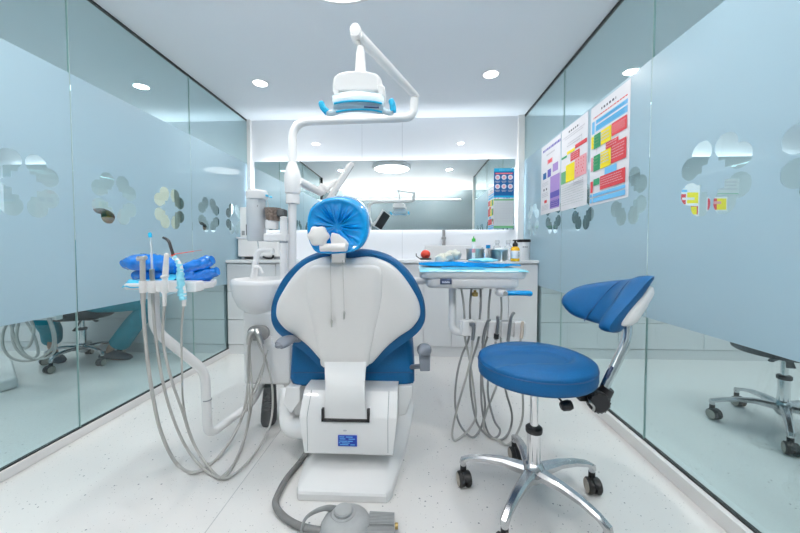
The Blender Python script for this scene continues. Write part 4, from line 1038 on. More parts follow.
# crumpled pale gloves
bm = B()
for s, (x, y, Y, rx) in enumerate(((446, 258, 1.95, .055), (453, 255, 1.98, .045), (441, 260.5, 1.93, .04))): ball(bm, P(x, y, Y), rx, .04, .028, 18, 12)
for v in bm.verts: v.co += Vector((noise.noise(v.co*40), noise.noise(v.co*40+Vector((5, 0, 0))), noise.noise(v.co*45+Vector((0, 9, 0)))))*.016
tag(obj('crumpled_glove', bm, 'crumple'), 'crumpled pale glove lying on the delivery tray', 'glove')
def cup_(x, Y, r, h, lab, mat='steel', grp=None):
    p = onT(x, Y); bm = B(); lathe(bm, [(r*.8, 0), (r*.96, .004), (r, h*.9), (r*1.06, h), (r*.98, h), (r*.93, h*.9), (r*.88, .008), (.001, .006)], p, seg=32); return tag(obj('metal_bowl', bm, mat), lab, 'bowl', grp)
cup_(475, 1.97, .052, .072, 'polished metal bowl behind the tube with the green cap')
cup_(498, 2.0, .056, .068, 'polished metal bowl left of the yellow pump bottle')
# tube with green cap
t = thing('paste_tube', 'white tube with a green cap standing in front of the left metal bowl', 'tube', onT(473.5, 1.90))
p = onT(473.5, 1.89); bm = B(); lathe(bm, [(.010, 0), (.010, .085), (.006, .10), (.004, .112)], p, seg=18); obj('body', bm, 'white', t)
bm = B(); lathe(bm, [(.011, .112), (.011, .128), (.008, .131)], p, seg=18); cyl(bm, p+Vector((0, 0, .13)), p+Vector((0, 0, .142)), .003); obj('cap', bm, 'green', t)
bm = B(); lathe(bm, [(.0102, .05), (.0103, .053), (.0103, .068), (.0102, .072)], p, seg=18); obj('label_band', bm, 'ppnk', t)
# blue syringe-like bits
def bottle(name, lab, cat, p, r, h, nr, bmat, cmat, lmat=None, ch=.02, grp=None):
    t = thing(name, lab, cat, p, grp)
    bm = B(); lathe(bm, [(r*.9, 0), (r, .004), (r, h*.72), (r*.85, h*.82), (nr, h*.88), (nr, h)], p, seg=24); obj('body', bm, bmat, t)
    bm = B(); lathe(bm, [(nr*1.25, h), (nr*1.3, h+.003), (nr*1.2, h+ch)], p, seg=20); obj('cap', bm, cmat, t)
    if lmat: bm = B(); lathe(bm, [(r*1.005, h*.2), (r*1.01, h*.22), (r*1.01, h*.62), (r*1.005, h*.64)], p, seg=24); obj('label_band', bm, lmat, t)
    return t
bottle('plastic_bottle', 'clear bottle with a pale blue cap on the worktop behind the left metal bowl', 'bottle', onW(481, 3.24), .035, .10, .016, 'clear', 'clear', 'pcya')
bottle('plastic_bottle', 'small white bottle with a bright blue cap between the two metal bowls', 'bottle', onT(488, 2.02), .014, .075, .011, 'white', 'wrap', None)
bm = B(); c = onT(485, 1.88); ball(bm, c+Vector((0, 0, .012)), .012, .012, .011); t = tag(obj('blue_dispenser_ball', bm, 'pblu'), 'tiny dark blue ball on the pale tray film', 'ball')
bm = B()
p = P(483, 261.5, 1.86)
for i in range(1): ball(bm, Vector((p.x, 1.86, TZ+.010)), .085, .04, .012, 26, 10)
for v in bm.verts: v.co.z += .008*noise.noise(v.co*35)
tag(obj('folded_film', bm, 'palewrap'), 'folded translucent pale blue film lying in front of the metal bowls', 'plastic film')
# small stand with a mushroom head
p = onT(501.5, 1.88); bm = B(); lathe(bm, [(.016, 0), (.014, .003), (.004, .006), (.004, .055), (.018, .062), (.038, .066), (.038, .074), (.012, .078)], p, seg=26); tag(obj('mushroom_stand', bm, 'white'), 'small white mushroom-shaped stand in front of the right metal bowl', 'stand')
# yellow pump bottle
p = onT(515, 1.90); t = thing('pump_bottle', 'yellow pump bottle with a black pump and white label on the delivery tray', 'bottle', p)
bm = B(); lathe(bm, [(.021, 0), (.0245, .003), (.0245, .070), (.022, .078), (.014, .084)], p, seg=30); obj('body', bm, 'yellow', t)
bm = B(); lathe(bm, [(.0246, .018), (.0252, .019), (.0252, .060), (.0246, .061)], p, seg=30); lb = obj('label_band', bm, 'paper', t)
bm = B()
for i in range(4): box(bm, p+Vector((.011-.002*i*0, -.0255, .026+.008*i)), p+Vector((.013+.0012*(i % 2), -.0242+.004, .029+.008*i)))
obj('print', bm, 'textd', lb)
bm = B(); lathe(bm, [(.013, .083), (.0145, .085), (.0145, .100), (.007, .108), (.006, .118)], p, seg=24); box(bm, p+Vector((-.014, -.006, .116)), p+Vector((.009, .006, .123))); obj('pump', bm, 'black', t, bevel=.002)
# white canister with black lid
p = onW(523.5, 3.28); p = P(523.5, 260, 3.20); p.z = .8975
t = thing('canister', 'white canister with a black lid on the worktop corner by the right glass', 'canister', p)
bm = B(); lathe(bm, [(.056, 0), (.059, .004), (.059, .165), (.056, .17)], p, seg=36); cb = obj('body', bm, 'frostc', t)
bm = B(); lathe(bm, [(.061, .168), (.063, .172), (.063, .190), (.058, .194)], p, seg=36); obj('lid', bm, 'black', t)
bm = B()
for x in (-.026, -.010, .006): box(bm, p+Vector((x, -.0595, .118)), p+Vector((x+.011, -.05, .126)))
obj('print', bm, 'textd', cb)
# clear jars and squeeze bottles by the canister
for x, Y, lab in ((497, 3.25, 'clear dispenser bottle left of a matching one on the worktop, behind the metal bowls'), (508, 3.25, 'clear dispenser bottle nearest the canister on the worktop')):
    bottle('dispenser_bottle', lab, 'bottle', onW(x, Y), .038, .16, .018, 'clear', 'frostc', 'paper', .03)
bm = B(); a = P(425, 260, 3.28).x; b = P(481, 260, 3.28).x; box(bm, (a, 3.22, .8975), (b, 3.42, 1.035)); t = tag(obj('storage_box', bm, 'cab', None, bevel=.008), 'long low pale grey box on the worktop behind the delivery tray', 'box')
# silver vertical pin under the mirror
p = P(444, 260, 3.40); t = thing('chrome_stand', 'slim grey chrome stand between worktop and mirror, above the tray', 'stand', (p.x, 3.44, .8975))
bm = B(); lathe(bm, [(.03, 0), (.03, .006), (.02, .010), (.018, .20), (.024, .205), (.024, .225), (.016, .23), (.016, .30)], (p.x, 3.435, .8975), seg=20); obj('pillar', bm, 'hosed', t)
# left worktop: cabinet box, small dispenser
p0 = P(239.5, 257, 3.25); p1 = P(279, 238, 3.25)
t = thing('sterilizer_box', 'white box standing on small feet on the worktop behind the basin', 'box', (p0.x+.2, 3.33, .8975))
bm = B(); box(bm, (p0.x, 3.22, .925), (p1.x, 3.44, p1.z-.01)); obj('casing', bm, 'warm', t, bevel=.008)
bm = B(); box(bm, (p0.x-.012, 3.215, p1.z-.008), (p1.x+.01, 3.44, p1.z+.010)); obj('lid', bm, 'paper', t, bevel=.003)
for x in (p0.x+.04, p1.x-.04):
    bm = B(); box(bm, (x-.015, 3.24, .8975), (x+.015, 3.42, .927)); obj('foot', bm, 'gap', t)
q0 = P(240, 237, 3.30); q1 = P(250, 207, 3.30)
t = thing('soap_dispenser', 'tall narrow grey-white dispenser standing on the box by the left glass', 'dispenser', (q0.x, 3.34, p1.z+.01))
bm = B(); box(bm, (q0.x, 3.30, p1.z+.0105), (q1.x+.06, 3.40, q1.z)); obj('casing', bm, 'white', t, bevel=.008)
bm = B(); box(bm, (q0.x+.065, 3.297, p1.z+.03), (q0.x+.078, 3.302, p1.z+.14)); obj('stripe', bm, 'black', t)
bm = B(); box(bm, (q0.x+.02, 3.297, p1.z+.03), (q0.x+.05, 3.302, p1.z+.075)); obj('window', bm, 'hosed', t)
p = P(266, 258.6, 3.10); bm = B(); 
tube(bm, spline([P(263, 257.6, 3.20), P(267, 259, 3.20), P(272, 258.8, 3.20), P(273.5, 256, 3.20)], 5), .010, 12)
for v in bm.verts: v.co.z += .008
tag(obj('black_gripper', bm, 'black'), 'small black curved tool lying on the worktop under the tap', 'tool')

# ============================================================ floor: joint, tube, pedal
bm = B(); a = Vector((-.735, .6, .0006)); box(bm, (-.7368, YF, -.0004), (-.7332, YB, .0005)); s_ = struct('trim_40', bm, M('floor_joint', (.50, .50, .50), .6), 'fine welded joint in the vinyl floor', smooth=False)
ped = thing('foot_pedal', 'grey round foot pedal with two ribbed treads on the floor in front of the chair', 'foot pedal', (-.215, 1.18, 0))
pc = G(346, 530, 0); 
bm = B(); lathe(bm, [(.090, 0), (.093, .006), (.091, .018), (.082, .034), (.066, .045), (.046, .052), (.044, .052)], pc, seg=48); hub = obj('housing', bm, 'pedal', ped, angle=50)
bm = B(); p = G(341, 512, .055); lathe(bm, [(.046, -.014), (.046, -.004), (.041, .002), (.033, .003), (.033, .012), (.029, .016), (.001, .017)], Vector((pc.x-.012, pc.y+.012, .052)), seg=40); obj('dome', bm, 'pedal', hub, angle=30)
bm = B()
for x, y in ((359.5, 509.5), (354, 531)): q = G(x, y, .036); lathe(bm, [(.0075, -.006), (.0075, .002), (.006, .003)], q, seg=16)
obj('screw', bm, 'steel', hub)
bm = B(); q = G(360.5, 519, .03); ball(bm, q, .0095, .0095, .012); obj('brass_button', bm, 'brass', hub)
# two treads
for (y0, y1, lab) in ((511, 524.5, 'far'), (526, 538, 'near')):
    bm = B(); x0, x1 = 367, 395
    z = .030
    c4 = [G(x0 if lab == 'far' else 366, y1, z), G(x1+(-1 if lab == 'far' else 0), y1, z), G(x1-.5, y0+(1.5 if lab == 'far' else 0), z), G(x0+(3 if lab == 'far' else -4), y0, z)]
    prism(bm, [Vector((p.x, p.y, .004)) for p in c4], (0, 0, z-.004))
    A, Bq, Cq, Dq = [Vector((p.x, p.y, z)) for p in c4]
    for i in range(9):
        t0, t1 = (i+.15)/9, (i+.65)/9
        q = [A.lerp(Dq, t0), Bq.lerp(Cq, t0), Bq.lerp(Cq, t1), A.lerp(Dq, t1)]
        prism(bm, q, (0, 0, .0025))
    obj('tread', bm, 'pedal', ped)
bm = B(); cyl(bm, G(395, 526, .018), G(398, 526, .018), .010); obj('pivot', bm, 'brass', ped)
bm = B(); pts = spline([G(301.5, 541, .01), G(302, 528, .03), G(306, 518, .052), G(315, 511.5, .06), G(326, 508, .06), G(334, 509, .045)], 6)
tube(bm, pts, [.0045, .005, .008, .016, .018], 10, flat=.3, up=Vector((0, 1, 0))); obj('bow', bm, 'pedal', ped)
# tube from the chair to the pedal
cpts = [P(309, 449, 1.46), G(300, 462, .0135), G(287, 478, .0135), G(278, 494, .0135), G(275.5, 504, .0135), G(281, 514, .0135), G(293, 523, .0135), G(308, 528.5, .0135), G(325, 531, .0135), G(334, 531, .0135)]
bm = B(); tube(bm, spline(cpts, 8), .0125, 16); tag(obj('floor_conduit', bm, 'conduit'), 'thick grey tube curving over the floor from chair housing to foot pedal', 'tube')
# ============================================================ operator stools
def stool(name, cx, cy, label, sm='blue2', pm='piping', rot=0, back=True, seat_z=.565, levers=0, span=.28):
    """five-star base on casters, gas column, round seat"""
    t = thing(name, label, 'stool', (0, 0, 0))
    hub = Vector((0, 0, .13))
    bm = B(); lathe(bm, [(.020, -.045), (.026, -.04), (.040, -.016), (.042, .012), (.034, .030), (.0255, .038)], hub, seg=32); base = obj('hub', bm, 'alu', t)
    def RZ(v, a): return Vector((v[0]*math.cos(a)-v[1]*math.sin(a), v[0]*math.sin(a)+v[1]*math.cos(a), v[2]))
    for k in range(5):
        a = math.radians(90+72*k)+rot
        bm = B(); rings = []
        for s, z, w, h in ((.02, .136, .026, .016), (.06, .138, .024, .017), (.12, .143, .019, .013), (.19, .137, .016, .011), (.25, .122, .014, .010), (span-.002, .106, .014, .012), (span+.004, .090, .012, .010)):
            up_ = Vector((0, 0, 1)) if s < .26 else Vector((1, 0, .6)).normalized()
            rings.append(ring(bm, [RZ(Vector((s, 0, z))+Vector((0, w*p, 0))+up_*h*q, a-0) for p, q in ((-1, -1), (-1, .2), (-.55, .85), (.55, .85), (1, .2), (1, -1))]))
        for r0, r1 in zip(rings, rings[1:]): bridge(bm, r0, r1)
        bm.faces.new(rings[0]); bm.faces.new(rings[-1][::-1])
        cyl(bm, RZ((span-.004, 0, .075), a), RZ((span-.004, 0, .104), a), .012, seg=16)
        obj('base_leg', bm, 'alu', t, angle=40)
        e = RZ((span-.004, 0, 0), a); ca = a+math.radians(random.Random(k+3).uniform(50, 120)) if k != 4 else a+1.9
        ca = [math.radians(95), math.radians(100), math.radians(60), math.radians(80), math.radians(88)][k]
        fw = Vector((math.cos(ca), math.sin(ca), 0)); ax = Vector((-fw.y, fw.x, 0)); cw = e-fw*.012+Vector((0, 0, .031))
        bm = B()
        for s in (-1, 1):
            lathe(bm, [(.014, .001), (.029, .004), (.031, .012), (.031, .022), (.027, .026), (.012, .027)], cw, ax*s, 26)
        cw_ = obj('caster', bm, 'tyre', t, angle=40)
        bm = B(); cyl(bm, e+Vector((0, 0, .052)), e+Vector((0, 0, .082)), .013, seg=16); 
        pr = []
        for j in range(13):
            an = math.radians(10+160*j/12); pr.append((math.cos(an), math.sin(an)))
        outl = [cw+fw*(.034*c_)+Vector((0, 0, .034*s_)) for c_, s_ in pr]+[cw+fw*(-.012), cw+fw*.012]
        prism(bm, [q-ax*.0065 for q in outl], ax*.013); obj('caster_fork', bm, 'black', cw_)
        bm = B()
        for s in (-1, 1): lathe(bm, [(.024, .0255), (.0265, .0268), (.024, .0275), (.021, .0272)], cw, ax*s, 26)
        obj('caster_rim', bm, 'tread', cw_, angle=80)
    bm = B(); lathe(bm, [(.0255, .10), (.0262, .13), (.0255, .16), (.0250, .285), (.0245, .29)], (0, 0, 0), seg=32); obj('gas_column', bm, 'chrome', t)
    bm = B(); lathe(bm, [(.030, .285), (.0315, .290), (.0315, .303), (.026, .308), (.018, .309)], (0, 0, 0), seg=32); obj('column_collar', bm, 'black', t)
    bm = B(); lathe(bm, [(.0152, .30), (.0152, seat_z-.06)], (0, 0, 0), seg=24); obj('piston', bm, 'chrome', t)
    # seat: round cushion with a pressed saddle shape
    R_ = .2145; bm = B(); top = []
    nr, na = 26, 96
    def h(x, y):
        r = math.hypot(x, y)/R_
        z = seat_z+.018*(1-r**2.4)
        # tongue shaped hollow opening to the left, rounded on the right
        d = math.hypot(max(x-.035, 0), (y+.012)*1.0) if x > .035 else abs(y+.012)
        e_ = (d-.085)/.022; s = 1/(1+math.exp(e_*2.2)); z -= .025*s
        z -= .008*math.exp(-(e_/.35)**2)*(1 if x > -.12 else max(0, 1+(x+.12)/.08))
        return z
    prev = None; cv = bm.verts.new((0, 0, h(0, 0)))
    for i in range(1, nr+1):
        s = i/nr*.965; rg = ring(bm, [Vector((R_*s*math.cos(2*PI*k/na), R_*s*math.sin(2*PI*k/na), h(R_*s*math.cos(2*PI*k/na), R_*s*math.sin(2*PI*k/na))-(.006*max(0, s-.85)/.11))) for k in range(na)])
        if prev is None:
            for k in range(na): bm.faces.new((cv, rg[k], rg[(k+1) % na]))
        else: bridge(bm, prev, rg)
        prev = rg
    for s, z in ((.99, -.009), (.998, -.016), (1.0, -.022), (.996, -.0245), (.999, -.027), (1.003, -.035), (1.003, -.055), (.99, -.068), (.95, -.074), (.5, -.074)):
        rg = ring(bm, [Vector((R_*s*math.cos(2*PI*k/na), R_*s*math.sin(2*PI*k/na), seat_z+z)) for k in range(na)]); bridge(bm, prev, rg); prev = rg
    bm.faces.new(prev); seat = obj('seat', bm, sm, t, angle=60)
    bm = B(); tube(bm, [Vector((R_*1.001*math.cos(2*PI*k/96), R_*1.001*math.sin(2*PI*k/96), seat_z-.0235)) for k in range(97)], .0022, 6, caps=False); obj('piping', bm, pm, seat)
    bm = B(); lathe(bm, [(.05, seat_z-.09), (.09, seat_z-.075)], (0, 0, 0), seg=24); box(bm, (-.05, -.04, seat_z-.098), (.11, .04, seat_z-.073)); obj('seat_mount', bm, 'black', t)
    t.location = (cx, cy, 0)
    return t
SX, SY = .470, 1.29
st = stool('operator_stool', SX, SY, 'blue round-seated stool with curved backrest on five casters, right of the chair', rot=math.radians(-2), seat_z=.585)
O = Vector((SX, SY, 0))
# lever knob, adjuster, curved post and backrest
bm = B(); tube(bm, [O+Vector((.03, -.02, .49)), P(566, 406, 1.20)], .004, 8)
k0, k1 = P(560.5, 406.5, 1.19), P(572, 404.5, 1.19)
lathe(bm, [(.011, 0), (.017, .006), (.019, .028), (.015, .040)], k0, k1-k0, 22); obj('lever', bm, 'black', st)
bm = B(); ctr = P(598.5, 402, 1.18)
lathe(bm, [(.030, -.024), (.036, -.016), (.036, .008), (.030, .014)], ctr, (-.1, -1, .1), 24)
box(bm, P(580, 398, 1.20)+Vector((0, 0, -.012)), P(600, 394, 1.24)+Vector((0, .03, .012))); lathe(bm, [(.024, -.03), (.028, -.02), (.022, .02)], P(605, 392, 1.22), (.5, -.2, 1), 18)
for k in range(18): 
    a = 2*PI*k/18; q = ctr+Vector((.0345*math.cos(a), -.004, .0345*math.sin(a))); cyl(bm, q+Vector((0, .010, 0)), q+Vector((0, -.008, 0)), .003, seg=6)
adj = obj('tilt_adjuster', bm, 'black', st)
bm = B(); tube(bm, spline([P(588, 396, 1.2), P(590, 402, 1.17), P(594, 407, 1.165), P(593, 411, 1.165)], 5), .004, 8); obj('spring', bm, 'steel', adj)
bm = B(); pts = spline([P(600, 399, 1.22), P(605, 386, 1.225), P(617, 361, 1.235), P(624.5, 345, 1.24), P(627, 332, 1.25), P(626.5, 318, 1.26)], 8); tube(bm, pts, .0165, 20); post = obj('back_post', bm, 'chrome', st)
bm = B(); tube(bm, [P(607, 378, 1.208), P(612.5, 366.5, 1.212)], .0050, 8); obj('post_slot', bm, 'navy', post)
# backrest pad as a curved kidney
PC = Vector((.603, 1.30, .805)); BA = Vector((1, .04, 0)).normalized(); U = Vector((BA.y, -BA.x, 0)); RHO = .215
pad_o = [(-.262, -.015), (-.255, .030), (-.205, .066), (-.10, .084), (0, .088), (.08, .092), (.15, .092), (.198, .072), (.228, .01), (.258, -.055), (.265, -.105), (.225, -.124), (.12, -.122), (.0, -.112), (-.10, -.098), (-.20, -.070)]
po = resample(smooth_closed([Vector((a, b, 0)) for a, b in pad_o], 5), 110)
def to3(u, v, w):
    a = u/RHO; R = BA*math.cos(a)+U*math.sin(a)
    up_ = Vector((0, 0, 1))*.9+BA*.34+R*.14
    return PC+R*(RHO-w)+up_*v+Vector((0, 0, .03*math.sin(a)))
def puff2(name, outl, prof, mat, par, shift=(0, 0), ang=60, extra=None):
    bm = B(); rs = []
    for s, w in prof: rs.append(ring(bm, [to3(shift[0]+(p.x-shift[0])*s, shift[1]+(p.y-shift[1])*s, w+(extra(p.x*s, p.y*s) if extra and w > 0 else 0)) for p in outl]))
    for a, b in zip(rs, rs[1:]): bridge(bm, a, b)
    bm.faces.new(rs[0]); bm.faces.new(rs[-1][::-1]); return obj(name, bm, mat, par, angle=ang)
bp = puff2('backrest', po, [(.2, -.004), (.5, -.006), (.75, -.008), (.9, -.009), (1.0, -.005), (1.0, .0), (1.012, .012), (1.0, .028), (.97, .040), (.90, .050), (.75, .058), (.5, .062), (.25, .063)], 'blue2', st)
WP = [(0, .063), (.25, .063), (.5, .062), (.75, .058), (.9, .050), (.97, .040), (1.0, .028)]
def wat(s):
    for (a, b), (c, d) in zip(WP, WP[1:]):
        if s <= c: return b+(d-b)*(s-a)/(c-a)
    return .028
for u0, k_ in ((-.065, .05), (.085, .035)):
    bm = B(); pts = []
    for i in range(25):
        t = -.86+1.78*i/24; v = t*(.089 if t > 0 else .112); pts.append(to3(u0+k_*t, v, wat(abs(t))+.0006))
    tube(bm, pts, .0017, 6); obj('seam', bm, 'piping', bp)
bs = [(-.19, -.02), (-.14, .045), (-.03, .055), (.06, .060), (.12, .045), (.185, .0), (.215, -.055), (.20, -.098), (.05, -.095), (-.06, -.085), (-.15, -.055)]
bo = resample(smooth_closed([Vector((a, b, 0)) for a, b in bs], 5), 90)
puff2('back_shell', bo, [(.2, -.010), (.5, -.010), (.8, -.009), (1.0, -.008), (.99, -.018), (.94, -.027), (.8, -.035), (.45, -.042), (.2, -.043)], 'warm', st, ang=70)

# stool of the room beyond the right glass
s2 = stool('assistant_stool', 2.035, 1.88, 'dark-seated stool on chrome five-star base beyond the right glass wall', 'dark', 'black', rot=math.radians(-6), seat_z=.505, span=.30)
bm = B(); q = Vector((2.035, 1.88, 0)); tube(bm, [q+Vector((.03, -.02, .43)), P(787, 350, 1.80), P(791, 368, 1.79)], [.006, .008, .018], 12, flat=.5); obj('lever', bm, 'dark', s2)
bm = B(); tube(bm, [q+Vector((-.04, -.03, .43)), q+Vector((-.2, -.12, .425))], [.02, .012], 12, flat=.5); obj('lever', bm, 'dark', s2)

# ============================================================ room beyond the left glass
ls = stool('assistant_stool', -2.93, 2.78, 'black stool under the seated person beyond the left glass', 'black_seat', 'black', rot=math.radians(-36), seat_z=.475, span=.27)
q = Vector((-2.93, 2.78, 0))
for (a, b, lab) in (((.05, -.03, .405), (.26, -.13, .395), 1), ((.04, -.04, .40), (.14, -.20, .33), 2)):
    bm = B(); A_, B_ = q+Vector(a), q+Vector(b); tube(bm, [A_, A_.lerp(B_, .75), B_], [.010, .008, .016], 12, flat=.6); obj('lever', bm, 'black', ls)
person = thing('person', 'seated person in teal scrubs and dark clogs beyond the left glass wall', 'person', (-2.90, 2.80, 0))
def skin(name, verts, edges, radii, mat, par, root=0, sub=2):
    me = bpy.data.meshes.new(name); off = wl(par)
    me.from_pydata([Vector(v)-off for v in verts], edges, []); me.materials.append(MT[mat])
    o = bpy.data.objects.new(name, me); COL.objects.link(o); o.parent = par
    sk = o.modifiers.new('skin', 'SKIN'); sk.use_smooth_shade = True
    for i, r in enumerate(radii): me.skin_vertices[0].data[i].radius = (r, r) if not isinstance(r, tuple) else r
    me.skin_vertices[0].data[root].use_root = True
    s = o.modifiers.new('sub', 'SUBSURF'); s.levels = sub; s.render_levels = sub
    return o
# joints (facing +X, leaning a little forward)
pel = (-2.93, 2.80, .56); kneeN = (-2.42, 2.84, .555); ankN = (-2.60, 2.90, .105); kneeF = (-2.66, 3.03, .50); ankF = (-3.04, 2.99, .115)
J = {'pel': pel, 'waist': (-2.93, 2.80, .72), 'chest': (-2.86, 2.80, .92), 'neck': (-2.79, 2.80, 1.08), 'neck2': (-2.76, 2.80, 1.13), 'head0': (-2.74, 2.80, 1.18), 'head1': (-2.72, 2.80, 1.25), 'head2': (-2.73, 2.80, 1.30),
     'hipN': (-2.90, 2.71, .55), 'hipF': (-2.97, 2.90, .55), 'kneeN': tuple(P(150, 303, 2.80)), 'ankN': tuple(P(109, 350, 2.86)), 'footN': tuple(P(112, 356.5, 2.86)), 'toeN': tuple(P(128, 358.5, 2.86)),
     'kneeF': tuple(P(46, 316, 2.60)), 'ankF': tuple(P(53, 349, 2.82)), 'footF': tuple(P(54, 356, 2.82)), 'toeF': tuple(P(60, 360, 2.74)),
     'shN': (-2.83, 2.63, 1.01), 'elN': (-2.66, 2.58, .80), 'wrN': (-2.47, 2.66, .86), 'haN': (-2.41, 2.68, .87), 'shF': (-2.83, 2.97, 1.01), 'elF': (-2.66, 3.02, .80), 'wrF': (-2.47, 2.94, .86), 'haF': (-2.41, 2.92, .87)}
nm_ = list(J); ix = {k: i for i, k in enumerate(nm_)}
ed = [('pel', 'waist'), ('waist', 'chest'), ('chest', 'neck'), ('neck', 'neck2'), ('neck2', 'head0'), ('head0', 'head1'), ('head1', 'head2'), ('pel', 'hipN'), ('pel', 'hipF'), ('hipN', 'kneeN'), ('kneeN', 'ankN'), ('ankN', 'footN'), ('footN', 'toeN'), ('hipF', 'kneeF'), ('kneeF', 'ankF'), ('ankF', 'footF'), ('footF', 'toeF'), ('chest', 'shN'), ('shN', 'elN'), ('elN', 'wrN'), ('wrN', 'haN'), ('chest', 'shF'), ('shF', 'elF'), ('elF', 'wrF'), ('wrF', 'haF')]
rad = {'pel': .11, 'waist': .10, 'chest': .12, 'neck': .055, 'neck2': .05, 'head0': .062, 'head1': .082, 'head2': .065, 'hip': .075, 'knee': .05, 'ank': .034, 'foot': .036, 'toe': .026, 'sh': .05, 'el': .036, 'wr': .026, 'ha': .032}
bodyp = skin('body', [J[k] for k in nm_], [(ix[a], ix[b]) for a, b in ed], [rad[k] if k in rad else rad[k[:-1]] for k in nm_], 'skin', person)
def limb(name, pts, rr, mat, par, seg=20, flat=1):
    bm = B(); sp = spline(pts, 6); n = len(sp); m = len(rr)-1; rs_ = []
    for i in range(n): t = i/(n-1)*m; k = min(int(t), m-1); rs_.append(rr[k]+(rr[k+1]-rr[k])*(t-k))
    tube(bm, sp, rs_, seg, flat=flat); return bm
V3 = Vector
bm = limb('', [J['hipN'], tuple(Vector(J['hipN']).lerp(Vector(J['kneeN']), .5)), J['kneeN'], tuple(P(133, 325, 2.83)), tuple(P(120, 343, 2.86))], [.10, .088, .075, .078, .082], 'teal', person)
b2 = limb('', [J['hipF'], tuple(Vector(J['hipF']).lerp(Vector(J['kneeF']), .5)), J['kneeF'], tuple(P(51, 330, 2.72)), tuple(P(52, 339, 2.80))], [.10, .088, .072, .072, .068], 'teal', person)
for src in (b2,):
    me_ = bpy.data.meshes.new('t'); src.to_mesh(me_); src.free(); bm.from_mesh(me_); bpy.data.meshes.remove(me_)
ball(bm, pel, .15, .17, .11)
obj('scrub_trousers', bm, 'teal', person, angle=80)
bm = limb('', [(-2.93, 2.80, .52), J['waist'], J['chest'], (-2.81, 2.80, 1.04), (-2.79, 2.80, 1.075)], [.135, .13, .15, .12, .065], 'teal', person, flat=1.15)
for s in 'NF':
    b2 = limb('', [J['sh'+s], Vector(J['sh'+s]).lerp(Vector(J['el'+s]), .5), Vector(J['sh'+s]).lerp(Vector(J['el'+s]), .9)], [.075, .062, .058], 'teal', person)
    me_ = bpy.data.meshes.new('t'); b2.to_mesh(me_); b2.free(); bm.from_mesh(me_); bpy.data.meshes.remove(me_)
obj('scrub_top', bm, 'teal', person, angle=80)
bm = B(); ball(bm, (-2.755, 2.80, 1.265), .105, .095, .095); 
for v in bm.verts:
    if v.co.x > -2.70 and v.co.z < 1.27: v.co.x = -2.70
obj('hair', bm, 'hair', person, angle=80)
for a_, f_, t_ in (('ankN', 'footN', 'toeN'), ('ankF', 'footF', 'toeF')):
    A0 = Vector(J[a_]); T0 = Vector(J[t_]); d = Vector((T0.x-A0.x, T0.y-A0.y, 0)).normalized()
    bm = B(); rs_ = []; sd = Vector((-d.y, d.x, 0)); base_ = Vector((A0.x, A0.y, 0))-d*.075
    for s, w, hh in ((0, .030, .05), (.02, .040, .07), (.06, .043, .075), (.10, .043, .078), (.15, .046, .075), (.20, .050, .058), (.25, .046, .042), (.275, .030, .028)):
        rs_.append(ring(bm, [base_+d*s+sd*(w*c_)+V3((0, 0, max(.003, (hh/2)+hh/2*s_))) for c_, s_ in [(math.cos(2*PI*k/16), math.sin(2*PI*k/16)) for k in range(16)]]))
    for r0, r1 in zip(rs_, rs_[1:]): bridge(bm, r0, r1)
    bm.faces.new(rs_[0]); bm.faces.new(rs_[-1][::-1]); obj('clog', bm, 'clog', person, angle=60)
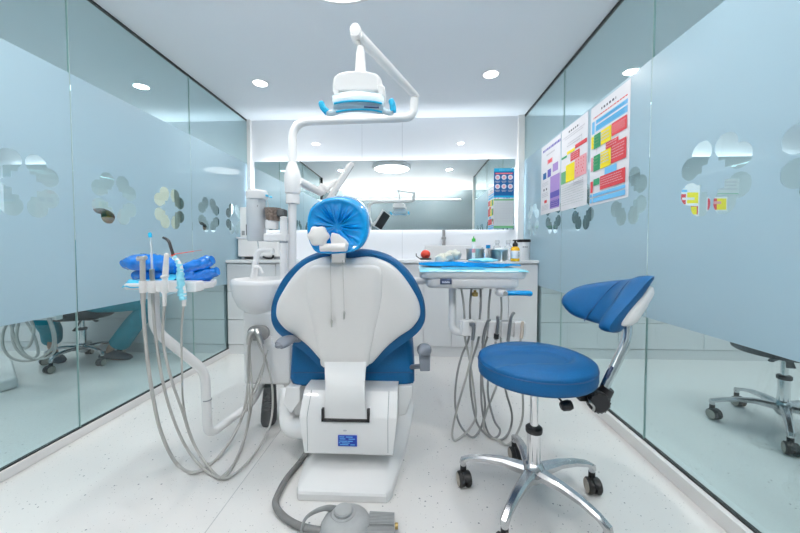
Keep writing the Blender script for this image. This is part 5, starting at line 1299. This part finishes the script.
# neighbouring instrument unit: foot, column, loops of hose
nu = thing('instrument_unit', 'white floor unit with hanging grey hoses beyond the left glass wall', 'dental unit', (-3.30, 2.25, 0))
c1, c2, c3 = G(18, 388), G(12, 366), G(2, 392)
out = [Vector((-3.6, c1.y-.06, 0)), Vector((c3.x, c3.y-.05, 0)), Vector((c1.x, c1.y, 0)), Vector((c2.x, c2.y, 0)), Vector((-3.6, c2.y+.05, 0))]
bm = B(); prism(bm, out, (0, 0, .085)); obj('foot', bm, 'white', nu, bevel=.02)
bm = B(); box(bm, (-3.50, 2.16, .08), (-3.34, 2.30, .90)); obj('column', bm, 'white', nu, bevel=.02)
bm = B(); box(bm, (-3.50, 2.12, .90), (-2.60, 2.40, .955)); obj('tray', bm, 'white', nu, bevel=.015)
bm = B(); a_ = P(2, 320, 2.32); b_ = P(56, 312, 2.32); box(bm, (a_.x, 2.32, a_.z), (b_.x, 2.37, b_.z)); box(bm, (a_.x-.02, 2.33, a_.z), (a_.x+.02, 2.36, .92)); obj('handpiece_rack', bm, 'white', nu, bevel=.008)
for i, pts_ in enumerate(([(12, 318), (4, 330), (3, 346), (10, 357), (24, 361), (40, 358), (52, 348), (53, 334), (48, 318)], [(16, 318), (12, 332), (16, 348), (28, 358), (38, 354), (34, 335), (24, 318)], [(10, 318), (14, 336), (22, 348), (30, 345), (34, 330), (30, 318)], [(20, 318), (17, 338), (26, 355), (42, 359), (54, 352), (55, 335), (50, 318)])):
    bm = B(); tube(bm, spline([P(x, y, 2.31-.012*i) for x, y in pts_], 8), .0085, 9); obj('hose', bm, 'hose', nu)
# cream panel on the back wall of that room
bm = B(); box(bm, (-2.62, YB-.03, .90), (-2.40, YB-.0465+.03, 1.9)); 
bm.free()
rbox('wall_cupboard', (-2.80, YB-.14, 1.06), (-2.50, YB-.048, 1.75), 'cream', None, bevel=.004)
tag(bpy.data.objects['wall_cupboard'], 'cream cupboard seen through the second clover opening from the left', 'cupboard')

# ------------------------------------------------------------ world and view
w = bpy.data.worlds.new('world'); scene.world = w; w.use_nodes = True
w.node_tree.nodes['Background'].inputs[0].default_value = (.85, .9, 1, 1); w.node_tree.nodes['Background'].inputs[1].default_value = .3
vs = scene.view_settings; vs.view_transform = 'Standard'; vs.look = 'None'; vs.exposure = EXPOSURE; vs.gamma = 1; vs.use_curve_mapping = False
scene.cycles.max_bounces = 14; scene.cycles.diffuse_bounces = 6; scene.cycles.glossy_bounces = 6; scene.cycles.transparent_max_bounces = 16
scene.cycles.use_denoising = True
scene.cycles.sample_clamp_indirect = 6
scene.cycles.caustics_reflective = False; scene.cycles.caustics_refractive = False
